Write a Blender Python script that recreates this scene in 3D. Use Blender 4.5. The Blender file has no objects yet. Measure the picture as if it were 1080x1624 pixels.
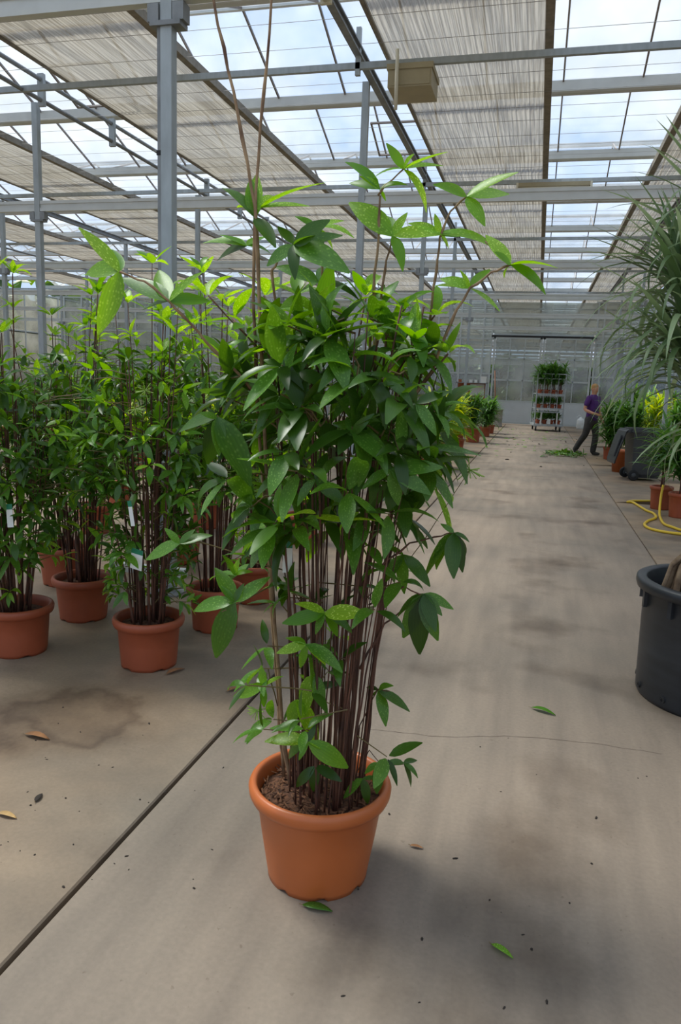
import bpy, math, random
from mathutils import Vector, Matrix

# ------------------------------------------------------------------ camera, sky, sun, exposure
SC = bpy.context.scene
COL = SC.collection
F_PX, YAW, PITCH, ROLL, CAM_H = 1188.4, 0.2489, 0.1724, 0.0373, 1.62
CX, CY = 540.0, 812.0
fw = Vector((-math.sin(YAW) * math.cos(PITCH), math.cos(YAW) * math.cos(PITCH), -math.sin(PITCH)))
_r = Vector((math.cos(YAW), math.sin(YAW), 0)); _u = _r.cross(fw)
cr = _r * math.cos(ROLL) + _u * math.sin(ROLL); cu = _u * math.cos(ROLL) - _r * math.sin(ROLL)
CAM = Vector((0, 0, CAM_H))
cam = bpy.data.cameras.new('camera'); camo = bpy.data.objects.new('camera', cam); COL.objects.link(camo)
M3 = Matrix((cr, cu, -fw)).transposed()
camo.matrix_world = Matrix.Translation(CAM) @ M3.to_4x4()
cam.sensor_fit = 'VERTICAL'; cam.sensor_height = 36.0; cam.lens = F_PX * 36.0 / 1624.0
cam.clip_end = 400
SC.camera = camo

world = bpy.data.worlds.new('sky'); SC.world = world; world.use_nodes = True
wn = world.node_tree.nodes; wl = world.node_tree.links; wn.clear()
w_out = wn.new('ShaderNodeOutputWorld'); w_bg = wn.new('ShaderNodeBackground')
w_tc = wn.new('ShaderNodeTexCoord'); w_ns = wn.new('ShaderNodeTexNoise'); w_rp = wn.new('ShaderNodeValToRGB')
w_ns.inputs['Scale'].default_value = 3.2; w_ns.inputs['Detail'].default_value = 6; w_ns.inputs['Roughness'].default_value = 0.55
w_rp.color_ramp.elements[0].position = 0.42; w_rp.color_ramp.elements[0].color = (0.40, 0.62, 0.97, 1)
w_rp.color_ramp.elements[1].position = 0.66; w_rp.color_ramp.elements[1].color = (1.0, 0.985, 0.96, 1)
wl.new(w_tc.outputs['Generated'], w_ns.inputs['Vector']); wl.new(w_ns.outputs['Fac'], w_rp.inputs['Fac'])
wl.new(w_rp.outputs['Color'], w_bg.inputs['Color']); w_bg.inputs['Strength'].default_value = 0.98
wl.new(w_bg.outputs['Background'], w_out.inputs['Surface'])

sun = bpy.data.lights.new('sun', 'SUN'); suno = bpy.data.objects.new('sun', sun); COL.objects.link(suno)
sun.energy = 7.0; sun.angle = math.radians(20); sun.color = (1.0, 0.92, 0.80)
suno.rotation_euler = Vector((0.46, -0.10, -0.88)).to_track_quat('-Z', 'Y').to_euler()
suno.location = (-4, 4, 12)

SC.view_settings.view_transform = 'Standard'; SC.view_settings.look = 'None'
SC.view_settings.gamma = 1.0; SC.view_settings.use_curve_mapping = False
SC.view_settings.exposure = 0.14

# ------------------------------------------------------------------ helpers
def ray(x, y): return fw + cr * ((x - CX) / F_PX) - cu * ((y - CY) / F_PX)
def at_y(x, y, Y):
    d = ray(x, y); return CAM + d * (Y / d.y)
def at_z(x, y, z=0.0):
    d = ray(x, y); return CAM + d * ((z - CAM_H) / d.z)
def lin(h):
    h = h.lstrip('#'); o = []
    for i in (0, 2, 4):
        c = int(h[i:i + 2], 16) / 255
        o.append(c / 12.92 if c <= 0.04045 else ((c + 0.055) / 1.055) ** 2.4)
    return tuple(o) + (1.0,)

class MB:
    def __init__(s): s.v = []; s.f = []; s.uv = []
    def box(s, x0, x1, y0, y1, z0, z1, m=None):
        b = len(s.v)
        P = [(x0, y0, z0), (x1, y0, z0), (x1, y1, z0), (x0, y1, z0), (x0, y0, z1), (x1, y0, z1), (x1, y1, z1), (x0, y1, z1)]
        s.v += [tuple(m @ Vector(p)) if m else p for p in P]
        s.f += [tuple(b + i for i in q) for q in ((0, 3, 2, 1), (4, 5, 6, 7), (0, 1, 5, 4), (1, 2, 6, 5), (2, 3, 7, 6), (3, 0, 4, 7))]
        return s
    def tube(s, path, rad, n=6, cap=True):
        path = [Vector(p) for p in path]; k = len(path)
        if not isinstance(rad, (list, tuple)): rad = [rad] * k
        b = len(s.v); prev = None
        for i, p in enumerate(path):
            t = (path[min(i + 1, k - 1)] - path[max(i - 1, 0)])
            t = t.normalized() if t.length > 1e-9 else Vector((0, 0, 1))
            if prev is None:
                a = Vector((0, 0, 1)) if abs(t.z) < 0.9 else Vector((1, 0, 0))
                nx = t.cross(a).normalized()
            else:
                nx = (prev - t * prev.dot(t)); nx = nx.normalized() if nx.length > 1e-6 else t.orthogonal().normalized()
            prev = nx; ny = t.cross(nx)
            for j in range(n):
                a = 2 * math.pi * j / n
                s.v.append(tuple(p + (nx * math.cos(a) + ny * math.sin(a)) * rad[i]))
        for i in range(k - 1):
            for j in range(n):
                s.f.append((b + i * n + j, b + i * n + (j + 1) % n, b + (i + 1) * n + (j + 1) % n, b + (i + 1) * n + j))
        if cap:
            s.f.append(tuple(b + j for j in reversed(range(n)))); s.f.append(tuple(b + (k - 1) * n + j for j in range(n)))
        return s
    def lathe(s, prof, n=32, c=(0, 0, 0), notch=None, m=None):
        b = len(s.v); k = len(prof)
        for i, (r, z) in enumerate(prof):
            for j in range(n):
                a = 2 * math.pi * j / n
                zz = z
                if notch and i in notch[0] and j in notch[1]: zz = notch[2]
                p = Vector((c[0] + r * math.cos(a), c[1] + r * math.sin(a), c[2] + zz))
                s.v.append(tuple(m @ p if m else p))
        for i in range(k - 1):
            for j in range(n):
                s.f.append((b + i * n + j, b + i * n + (j + 1) % n, b + (i + 1) * n + (j + 1) % n, b + (i + 1) * n + j))
        if prof[0][0] > 1e-6: s.f.append(tuple(b + j for j in reversed(range(n))))
        if prof[-1][0] > 1e-6: s.f.append(tuple(b + (k - 1) * n + j for j in range(n)))
        return s
    def quad(s, *p):
        b = len(s.v); s.v += [tuple(q) for q in p]; s.f.append(tuple(range(b, b + len(p)))); return s
    def add(s, V, Fc, UV, m):
        b = len(s.v); s.v += [tuple(m @ Vector(p)) for p in V]
        s.f += [tuple(b + i for i in q) for q in Fc]; s.uv += UV
        return s
    def mesh(s, name, mat, smooth=False):
        me = bpy.data.meshes.new(name); me.from_pydata(s.v, [], s.f); me.materials.append(mat)
        if s.uv and len(s.uv) == len(s.v):
            ul = me.uv_layers.new(name='uv'); flat = []
            for q in s.f:
                for i in q: flat += s.uv[i]
            ul.data.foreach_set('uv', flat)
        if smooth: me.polygons.foreach_set('use_smooth', [True] * len(me.polygons))
        me.update(); return me
    def build(s, name, mat, parent=None, smooth=False, loc=None):
        return link(name, s.mesh(name, mat, smooth), parent, loc)

def link(name, me, parent=None, loc=None):
    o = bpy.data.objects.new(name, me); COL.objects.link(o)
    if parent is not None: o.parent = parent
    if loc is not None: o.location = loc
    return o
def tag(o, label=None, cat=None, group=None, kind=None):
    if label: o['label'] = label
    if cat: o['category'] = cat
    if group: o['group'] = group
    if kind: o['kind'] = kind
    return o
def thing(name, label, cat, loc=(0, 0, 0), rz=0, group=None, kind=None):
    o = bpy.data.objects.new(name, None); COL.objects.link(o); o.location = loc; o.rotation_euler = (0, 0, rz)
    o.empty_display_size = 0.1
    return tag(o, label, cat, group, kind)

# ------------------------------------------------------------------ materials
def mat(name, c, rough=0.6, metal=0.0, var=0.0, scale=8.0, bump=0.0, spec=0.5, c2=None, stretch=None):
    m = bpy.data.materials.new(name); m.use_nodes = True; nt = m.node_tree; b = nt.nodes['Principled BSDF']
    c = lin(c) if isinstance(c, str) else c
    b.inputs['Base Color'].default_value = c; b.inputs['Roughness'].default_value = rough
    b.inputs['Metallic'].default_value = metal; b.inputs['Specular IOR Level'].default_value = spec
    if var or bump or c2:
        tc = nt.nodes.new('ShaderNodeTexCoord'); n = nt.nodes.new('ShaderNodeTexNoise')
        n.inputs['Scale'].default_value = scale; n.inputs['Detail'].default_value = 5
        src = tc.outputs['Object']
        if stretch:
            mp = nt.nodes.new('ShaderNodeMapping'); mp.inputs['Scale'].default_value = stretch
            nt.links.new(src, mp.inputs['Vector']); src = mp.outputs['Vector']
        nt.links.new(src, n.inputs['Vector'])
        if var or c2:
            r = nt.nodes.new('ShaderNodeValToRGB')
            e = r.color_ramp.elements; e[0].position = 0.32; e[1].position = 0.68
            if c2:
                e[0].color = lin(c2) if isinstance(c2, str) else c2; e[1].color = c
            else:
                e[0].color = tuple(x * (1 - var) for x in c[:3]) + (1,); e[1].color = tuple(min(1, x * (1 + var)) for x in c[:3]) + (1,)
            nt.links.new(n.outputs['Fac'], r.inputs['Fac']); nt.links.new(r.outputs['Color'], b.inputs['Base Color'])
        if bump:
            bp = nt.nodes.new('ShaderNodeBump'); bp.inputs['Strength'].default_value = bump; bp.inputs['Distance'].default_value = 0.01
            nt.links.new(n.outputs['Fac'], bp.inputs['Height']); nt.links.new(bp.outputs['Normal'], b.inputs['Normal'])
    return m

def leaf_mat(name, dark, light, spots=None, spot_amt=0.55, trans=0.32, rough=0.36, back=None):
    m = bpy.data.materials.new(name); m.use_nodes = True; nt = m.node_tree; N = nt.nodes; L = nt.links
    b = N['Principled BSDF']; out = N['Material Output']
    oi = N.new('ShaderNodeObjectInfo'); ge = N.new('ShaderNodeNewGeometry')
    ad = N.new('ShaderNodeMath'); ad.operation = 'ADD'; fr = N.new('ShaderNodeMath'); fr.operation = 'FRACT'
    L.new(oi.outputs['Random'], ad.inputs[0]); L.new(ge.outputs['Random Per Island'], ad.inputs[1]); L.new(ad.outputs[0], fr.inputs[0])
    mx = N.new('ShaderNodeMix'); mx.data_type = 'RGBA'
    mx.inputs[6].default_value = lin(dark); mx.inputs[7].default_value = lin(light); L.new(fr.outputs[0], mx.inputs[0])
    colr = mx.outputs[2]
    uv = N.new('ShaderNodeUVMap'); uv.uv_map = 'uv'
    # long parallel veins, colour only
    wv = N.new('ShaderNodeTexWave'); wv.inputs['Scale'].default_value = 2.2; wv.inputs['Distortion'].default_value = 0.6
    L.new(uv.outputs['UV'], wv.inputs['Vector'])
    vm = N.new('ShaderNodeMix'); vm.data_type = 'RGBA'; vm.blend_type = 'MULTIPLY'; vm.inputs[0].default_value = 0.12
    L.new(colr, vm.inputs[6]); L.new(wv.outputs['Color'], vm.inputs[7]); colr = vm.outputs[2]
    if spots:
        vo = N.new('ShaderNodeTexVoronoi'); vo.inputs['Scale'].default_value = 13.0
        mp = N.new('ShaderNodeMapping'); mp.inputs['Scale'].default_value = (0.55, 1.2, 1)
        av = N.new('ShaderNodeVectorMath'); av.operation = 'ADD'
        L.new(uv.outputs['UV'], mp.inputs['Vector']); L.new(mp.outputs['Vector'], av.inputs[0]); L.new(fr.outputs[0], av.inputs[1])
        L.new(av.outputs[0], vo.inputs['Vector'])
        rp = N.new('ShaderNodeValToRGB'); rp.color_ramp.elements[0].position = 0.16; rp.color_ramp.elements[0].color = (1, 1, 1, 1)
        rp.color_ramp.elements[1].position = 0.38; rp.color_ramp.elements[1].color = (0, 0, 0, 1)
        L.new(vo.outputs['Distance'], rp.inputs['Fac'])
        # spotted leaves are some of them, plain ones others
        gt = N.new('ShaderNodeMapRange'); gt.inputs[1].default_value = 0.2; gt.inputs[2].default_value = 1.0; gt.inputs[3].default_value = 0.0; gt.inputs[4].default_value = spot_amt
        L.new(fr.outputs[0], gt.inputs[0])
        ml = N.new('ShaderNodeMath'); ml.operation = 'MULTIPLY'; L.new(rp.outputs['Color'], ml.inputs[0]); L.new(gt.outputs[0], ml.inputs[1])
        sm = N.new('ShaderNodeMix'); sm.data_type = 'RGBA'; sm.inputs[7].default_value = lin(spots)
        L.new(ml.outputs[0], sm.inputs[0]); L.new(colr, sm.inputs[6]); colr = sm.outputs[2]
    L.new(colr, b.inputs['Base Color']); b.inputs['Roughness'].default_value = rough; b.inputs['Specular IOR Level'].default_value = 0.45
    tr = N.new('ShaderNodeBsdfTranslucent'); hs = N.new('ShaderNodeHueSaturation')
    hs.inputs['Hue'].default_value = 0.475; hs.inputs['Saturation'].default_value = 1.1; hs.inputs['Value'].default_value = 2.4
    L.new(colr, hs.inputs['Color']); L.new(hs.outputs['Color'], tr.inputs['Color'])
    ms = N.new('ShaderNodeMixShader'); ms.inputs[0].default_value = trans
    L.new(b.outputs[0], ms.inputs[1]); L.new(tr.outputs[0], ms.inputs[2]); L.new(ms.outputs[0], out.inputs['Surface'])
    return m

def clear_mat(name, tint, haze, haze_col, gloss=0.06):
    m = bpy.data.materials.new(name); m.use_nodes = True; nt = m.node_tree; N = nt.nodes; L = nt.links
    N.remove(N['Principled BSDF']); out = N['Material Output']
    t = N.new('ShaderNodeBsdfTransparent'); t.inputs[0].default_value = lin(tint)
    d = N.new('ShaderNodeBsdfTranslucent'); d.inputs[0].default_value = lin(haze_col)
    g = N.new('ShaderNodeBsdfGlossy'); g.inputs['Roughness'].default_value = 0.08
    ns = N.new('ShaderNodeTexNoise'); ns.inputs['Scale'].default_value = 0.9; ns.inputs['Detail'].default_value = 4
    tc = N.new('ShaderNodeTexCoord'); L.new(tc.outputs['Object'], ns.inputs['Vector'])
    mr = N.new('ShaderNodeMapRange'); mr.inputs[1].default_value = 0.3; mr.inputs[2].default_value = 0.7
    mr.inputs[3].default_value = haze * 0.5; mr.inputs[4].default_value = haze * 1.5; L.new(ns.outputs['Fac'], mr.inputs[0])
    a = N.new('ShaderNodeMixShader'); L.new(mr.outputs[0], a.inputs[0]); L.new(t.outputs[0], a.inputs[1]); L.new(d.outputs[0], a.inputs[2])
    b = N.new('ShaderNodeMixShader'); b.inputs[0].default_value = gloss; L.new(a.outputs[0], b.inputs[1]); L.new(g.outputs[0], b.inputs[2])
    L.new(b.outputs[0], out.inputs['Surface'])
    return m

def cloth_mat():
    m = bpy.data.materials.new('shade_cloth'); m.use_nodes = True; nt = m.node_tree; N = nt.nodes; L = nt.links
    N.remove(N['Principled BSDF']); out = N['Material Output']
    tc = N.new('ShaderNodeTexCoord'); sp = N.new('ShaderNodeSeparateXYZ'); L.new(tc.outputs['Object'], sp.inputs[0])
    cb = N.new('ShaderNodeCombineXYZ'); L.new(sp.outputs[0], cb.inputs[0])
    mv = N.new('ShaderNodeMath'); mv.operation = 'MULTIPLY'; mv.inputs[1].default_value = 0.015; L.new(sp.outputs[1], mv.inputs[0]); L.new(mv.outputs[0], cb.inputs[1])
    ns = N.new('ShaderNodeTexNoise'); ns.inputs['Scale'].default_value = 60; ns.inputs['Detail'].default_value = 2; L.new(cb.outputs[0], ns.inputs['Vector'])
    rp = N.new('ShaderNodeValToRGB'); rp.color_ramp.elements[0].position = 0.38; rp.color_ramp.elements[1].position = 0.62
    rp.color_ramp.elements[0].color = lin('#9f978a'); rp.color_ramp.elements[1].color = lin('#cdc6ba'); L.new(ns.outputs['Fac'], rp.inputs['Fac'])
    d = N.new('ShaderNodeBsdfDiffuse'); t = N.new('ShaderNodeBsdfTranslucent'); p = N.new('ShaderNodeBsdfTransparent')
    L.new(rp.outputs['Color'], d.inputs[0]); L.new(rp.outputs['Color'], t.inputs[0])
    a = N.new('ShaderNodeMixShader'); a.inputs[0].default_value = 0.34; L.new(d.outputs[0], a.inputs[1]); L.new(t.outputs[0], a.inputs[2])
    b = N.new('ShaderNodeMixShader'); b.inputs[0].default_value = 0.10; L.new(a.outputs[0], b.inputs[1]); L.new(p.outputs[0], b.inputs[2])
    L.new(b.outputs[0], out.inputs['Surface'])
    return m

def floor_mat(name, base, alt, stain, streak, ring=None):
    m = bpy.data.materials.new(name); m.use_nodes = True; nt = m.node_tree; N = nt.nodes; L = nt.links; b = N['Principled BSDF']
    tc = N.new('ShaderNodeTexCoord'); P = tc.outputs['Object']
    def noise(sc, det, stretch=None, seed=0.0):
        n = N.new('ShaderNodeTexNoise'); n.inputs['Scale'].default_value = sc; n.inputs['Detail'].default_value = det
        mp = N.new('ShaderNodeMapping'); mp.inputs['Scale'].default_value = stretch or (1, 1, 1); mp.inputs['Location'].default_value = (seed, seed * .7, 0)
        L.new(P, mp.inputs['Vector']); L.new(mp.outputs['Vector'], n.inputs['Vector']); return n.outputs['Fac']
    def ramp(fac, p0, p1, c0, c1):
        r = N.new('ShaderNodeValToRGB'); e = r.color_ramp.elements; e[0].position = p0; e[1].position = p1; e[0].color = c0; e[1].color = c1
        L.new(fac, r.inputs['Fac']); return r.outputs['Color']
    def mix(fac, a, c, mode='MIX'):
        x = N.new('ShaderNodeMix'); x.data_type = 'RGBA'; x.blend_type = mode
        if isinstance(fac, float): x.inputs[0].default_value = fac
        else: L.new(fac, x.inputs[0])
        L.new(a, x.inputs[6]); L.new(c, x.inputs[7]); return x.outputs[2]
    big = ramp(noise(0.7, 4, None, 3.1), 0.35, 0.65, lin(base), lin(alt))
    st = ramp(noise(1.3, 6, None, 11.0), 0.55, 0.75, (1, 1, 1, 1), lin(stain))
    c = mix(0.8, big, st, 'MULTIPLY')
    sk = ramp(noise(5.0, 6, streak, 5.0), 0.3, 0.7, (0.74, 0.73, 0.72, 1), (1.10, 1.09, 1.06, 1))
    c = mix(0.85, c, sk, 'MULTIPLY')
    if ring is not None:
        sb_ = N.new('ShaderNodeVectorMath'); sb_.operation = 'DISTANCE'; sb_.inputs[1].default_value = ring
        wob = N.new('ShaderNodeTexNoise'); wob.inputs['Scale'].default_value = 4.0; wob.inputs['Detail'].default_value = 5; L.new(P, wob.inputs['Vector'])
        vm_ = N.new('ShaderNodeMixRGB'); vm_.inputs[0].default_value = 0.35; L.new(P, vm_.inputs[1]); L.new(wob.outputs['Color'], vm_.inputs[2])
        sc_ = N.new('ShaderNodeVectorMath'); sc_.operation = 'MULTIPLY'; sc_.inputs[1].default_value = (1, 1, 0)
        L.new(vm_.outputs[0], sc_.inputs[0]); L.new(sc_.outputs[0], sb_.inputs[0])
        rg = N.new('ShaderNodeValToRGB'); e = rg.color_ramp.elements; e[0].position = 0.0; e[0].color = (.62, .56, .5, 1); e[1].position = .34; e[1].color = (1, 1, 1, 1)
        x1 = e.new(.13); x1.color = (.72, .66, .6, 1); x2 = e.new(.19); x2.color = (.42, .35, .3, 1); x3 = e.new(.23); x3.color = (.8, .76, .72, 1)
        L.new(sb_.outputs['Value'], rg.inputs['Fac']); c = mix(0.85, c, rg.outputs['Color'], 'MULTIPLY')
    fine = ramp(noise(60, 3), 0.3, 0.7, (0.9, 0.9, 0.9, 1), (1.06, 1.06, 1.06, 1)); c = mix(0.8, c, fine, 'MULTIPLY')
    fleck = ramp(noise(42, 2, None, 7.0), 0.70, 0.76, (1, 1, 1, 1), (0.55, 0.5, 0.46, 1)); c = mix(0.55, c, fleck, 'MULTIPLY')
    L.new(c, b.inputs['Base Color'])
    rr = N.new('ShaderNodeMapRange'); rr.inputs[3].default_value = 0.5; rr.inputs[4].default_value = 0.85
    L.new(noise(1.1, 4, None, 21.0), rr.inputs[0]); L.new(rr.outputs[0], b.inputs['Roughness'])
    bp = N.new('ShaderNodeBump'); bp.inputs['Strength'].default_value = 0.12; bp.inputs['Distance'].default_value = 0.01
    L.new(noise(35, 5), bp.inputs['Height']); L.new(bp.outputs['Normal'], b.inputs['Normal'])
    return m

M = {
    'steel': mat('galvanised_steel', '#a3aaad', 0.5, 0.25, var=0.12, scale=14, stretch=(1, 1, 0.3)),
    'steel_dark': mat('weathered_steel', '#85888a', 0.55, 0.3, var=0.15, scale=9),
    'alu': mat('white_aluminium', '#c9ccca', 0.45, 0.1, var=0.05, scale=5),
    'bar': mat('glazing_bar', '#7d7470', 0.6),
    'edge': mat('screen_edge', '#857d70', 0.7, var=0.2, scale=12),
    'cloth': cloth_mat(),
    'glass': clear_mat('roof_glass', '#eef3f7', 0.10, '#ffffff', 0.04),
    'wall_glass': clear_mat('wall_glass', '#d2d7d4', 0.24, '#e2e3de', 0.07),
    'wire': mat('thin_wire', '#8d8a88', 0.6),
    'path': floor_mat('path_concrete', '#8b7c6d', '#786d61', '#968470', (1.6, 0.18, 1)),
    'slab': floor_mat('side_concrete', '#957f67', '#74695c', '#866b52', (0.7, 0.7, 1), tuple(Vector((at_z(118, 1135).x * .65 + .175, at_z(118, 1135).y * .65 + .175, 0)))),
    'joint': mat('joint_dirt', '#3b2b23', 0.95, var=0.3, scale=30),
    'earth': mat('outside_ground', '#6d6a58', 0.95, var=0.2, scale=1),
    'terra': mat('terracotta_plastic', '#b4602f', 0.42, var=0.05, scale=6),
    'terra2': mat('dull_terracotta_plastic', '#994b2d', 0.5, var=0.09, scale=7),
    'black': mat('black_plastic', '#26292d', 0.42, var=0.25, scale=5, stretch=(1, 1, 4)),
    'binp': mat('bin_plastic', '#3a3d40', 0.45, var=0.08, scale=6),
    'rubber': mat('rubber', '#1b1b1c', 0.7),
    'soil': mat('soil', '#6b4630', 0.95, bump=0.9, scale=55, c2='#2e1c13'),
    'chip': mat('bark_chip', '#7d5538', 0.9, c2='#4a2f20', scale=30),
    'cane': mat('brown_cane', '#6a4230', 0.7, c2='#3a231a', scale=40, stretch=(1, 1, 0.3), bump=0.3),
    'cane_pale': mat('pale_cane', '#a88b68', 0.7, c2='#5d3f2c', scale=26, stretch=(1, 1, 0.5), bump=0.3),
    'twig': mat('green_twig', '#6a5a35', 0.6),
    'leaf': leaf_mat('spotted_leaf', '#2a4811', '#55862a', '#98c25e', 0.45, 0.30, 0.33),
    'leaf_young': leaf_mat('young_spotted_leaf', '#4f861c', '#7fad30', '#c2dc70', 0.9, 0.45, 0.36),
    'leaf_far': leaf_mat('shrub_leaf', '#263f10', '#4a7420', None, 0, 0.28, 0.34),
    'croton': leaf_mat('yellow_green_leaf', '#4f8a1c', '#c7cf3c', None, 0, 0.4, 0.42),
    'palm': leaf_mat('pale_green_leaf', '#3f7a2c', '#74a84c', None, 0, 0.35, 0.4),
    'palm_dark': leaf_mat('dark_strap_leaf', '#2b5520', '#588a35', None, 0, 0.3, 0.36),
    'marg': leaf_mat('slender_leaf', '#4f6b40', '#96aa80', None, 0, 0.25, 0.38),
    'flower': mat('green_flower', '#8aa84a', 0.6),
    'trunk': mat('grey_trunk', '#9b8468', 0.85, c2='#5f4a37', scale=16, bump=0.6),
    'tagw': mat('white_tag', '#e4e6e2', 0.5), 'tagg': mat('green_tag', '#1f7a5a', 0.5),
    'hose': mat('yellow_hose', '#d9b62e', 0.45),
    'white': mat('white_paint', '#d6dad9', 0.5, var=0.04, scale=3),
    'panel': mat('door_panel', '#c2c8ca', 0.5, var=0.05, scale=2),
    'door': mat('door_frame', '#b9c0c0', 0.5),
    'beige': mat('beige_metal', '#a59a7c', 0.5, var=0.08, scale=4),
    'cream': mat('cream_plastic', '#d8d3bf', 0.5),
    'wood': mat('wood', '#8a5a3c', 0.7, var=0.2, scale=12, stretch=(1, 1, 0.2)),
    'rust': mat('rusty_board', '#9a5a35', 0.8, var=0.25, scale=6),
    'paper': mat('white_sheet', '#d8d8d2', 0.7),
    'concrete_barrel': mat('grey_drum', '#9c968c', 0.8, var=0.12, scale=6),
    'dead': mat('dry_leaf', '#8b5f3a', 0.8, var=0.3, scale=20),
    'deadpale': mat('pale_dry_leaf', '#b3915f', 0.8, var=0.3, scale=20),
    'debris': mat('dark_crumb', '#2c241d', 0.9),
    'skin': mat('skin', '#c98f72', 0.5), 'hair': mat('ginger_hair', '#a87d4b', 0.7, var=0.2, scale=40),
    'shirt': mat('purple_cotton', '#4b2266', 0.85, var=0.12, scale=14), 'trouser': mat('charcoal_cotton', '#3b3838', 0.85, var=0.15, scale=12),
    'shoe': mat('dark_shoe', '#2a2624', 0.6), 'logo': mat('pale_logo', '#8f86a5', 0.7),
    'dark_trunk': mat('dark_bark', '#3f3d33', 0.9, var=0.3, scale=8),
    'flowero': mat('orange_flower', '#d9762b', 0.6),
}

# ------------------------------------------------------------------ floor
PATH_L, PATH_R, WALL_Y = -1.30, 1.235, 35.0
fl = thing('floor', 'grey brown concrete greenhouse floor poured in slabs', 'floor', kind='structure')
tag(MB().box(-34, 16, -9, 88, -0.14, -0.06).build('floor_bed', M['joint'], fl))
JOINTS = [-5.4, 0.3, 6.0, 11.7, 17.4, 23.1, 28.8, 34.6]
def slab(x0, x1, y0, y1, mt, y0b=None, y1b=None):
    # y0/y1 at x0, y0b/y1b at x1
    y0b = y0 if y0b is None else y0b; y1b = y1 if y1b is None else y1b
    b = MB(); e = 0.006
    T = [(x0 + e, y0 + e, 0), (x1 - e, y0b + e, 0), (x1 - e, y1b - e, 0), (x0 + e, y1 - e, 0)]
    Bv = [(x0, y0, -0.06), (x1, y0b, -0.06), (x1, y1b, -0.06), (x0, y1, -0.06)]
    Md = [(x0, y0, -e), (x1, y0b, -e), (x1, y1b, -e), (x0, y1, -e)]
    b.v = T + Md + Bv
    b.f = [(0, 1, 2, 3)] + [(4 + i, 4 + (i + 1) % 4, (i + 1) % 4, i) for i in range(4)] + [(8 + i, 8 + (i + 1) % 4, 4 + (i + 1) % 4, 4 + i) for i in range(4)]
    return b.build('slab', mt, fl)
slab(PATH_L + 0.009, PATH_R - 0.005, -8, 34.7, M['path'])
slab(-33, PATH_L - 0.009, -8, 34.7, M['slab'])
for a, b_ in zip(JOINTS[:-1], JOINTS[1:]):
    slab(PATH_R + 0.005, 2.35, a + 0.01, b_ - 0.01, M['slab'], a + 0.8 if a > 5 else a + .01, b_ - 0.01)
    slab(2.36, 15, a + 0.8 if a > 5 else a + .01, b_ - 0.01, M['slab'], a + 0.8 if a > 5 else a + .01, b_ - 0.01)
slab(-33, 15, 34.72, 87, M['slab'])
og = MB().box(-160, 160, -120, 260, -0.2, -0.145).build('ground', M['earth'])
tag(og, 'flat ground outside around the greenhouse', 'ground', kind='structure')
# hairline crack across the path in front of the tub
rnd = random.Random(5)
cp = [at_z(x, y) for x, y in ((578, 1156), (640, 1163), (720, 1170), (800, 1167), (880, 1172), (960, 1182), (1079, 1200))]
cb = MB(); pts = []
for a, b_ in zip(cp[:-1], cp[1:]):
    for t in (0, .25, .5, .75): pts.append(a.lerp(b_, t) + Vector((0, rnd.uniform(-.006, .006), 0)))
for a, b_ in zip(pts[:-1], pts[1:]):
    w = rnd.uniform(.0008, .0018); cb.quad((a.x, a.y - w, .0006), (b_.x, b_.y - w, .0006), (b_.x, b_.y + w, .0006), (a.x, a.y + w, .0006))
cb.build('crack', M['joint'], fl)

# ------------------------------------------------------------------ steel frame
ROWS_Y = [-0.7, 5.0, 10.7, 16.4, 22.1, 27.8, 33.6]
FAR_Y = [39.5, 45.2, 50.9, 56.6, 62.3, 68.0, 73.7, 79.4, 85.1]
ROWS_X = [2.5, -2.58, -7.75, -12.9, -18.0, -23.2]
ordn = ['nearest', 'second', 'third', 'fourth', 'fifth', 'sixth', 'seventh']
rown = {2.5: 'in the row right of the path', -2.58: 'in the row left of the path', -7.75: 'in the second row left of the path',
        -12.9: 'in the third row left of the path', -18.0: 'in the fourth row left of the path', -23.2: 'in the row by the side glass'}
for X in ROWS_X:
    k = 0
    for Y in ROWS_Y:
        if X == 2.5 and Y in (5.0, -0.7): continue
        if Y == -0.7: continue
        w = 0.04 if Y < 9 else (0.032 if X > 0 else 0.045)
        if Y > 30 and abs(X) < 3: continue
        col = thing('steel_column', f'galvanised steel column, {ordn[k]} from the camera {rown[X]}', 'column', (X, Y, 0), kind='structure', group='roof columns')
        k += 1
        MB().box(-w, w, -w, w, 0.012, 5.62).build('shaft', M['steel'], col)
        MB().box(-.11, .11, -.11, .11, 0.0, 0.012).build('base_plate', M['steel_dark'], col)
        b = MB(); b.box(-.11, .11, -.06, .06, 3.90, 3.93).box(-.13, -.05, -.05, .05, 3.93, 4.04).box(.05, .13, -.05, .05, 3.93, 4.04); b.build('bracket', M['steel_dark'], col)
        if X == -2.58 and Y == 5.0:
            MB().box(-.070, -.045, -.03, 0.0, 0.3, 5.5).build('conduit', M['steel_dark'], col)
            for z in (1.1, 2.1, 3.1): MB().box(-.075, -.04, -.035, .005, z, z + .03).build('clip', M['rubber'], col)
            MB().box(-.02, .13, -.13, -.041, 0.70, 1.0).build('junction_box', M['steel_dark'], col)

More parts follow.
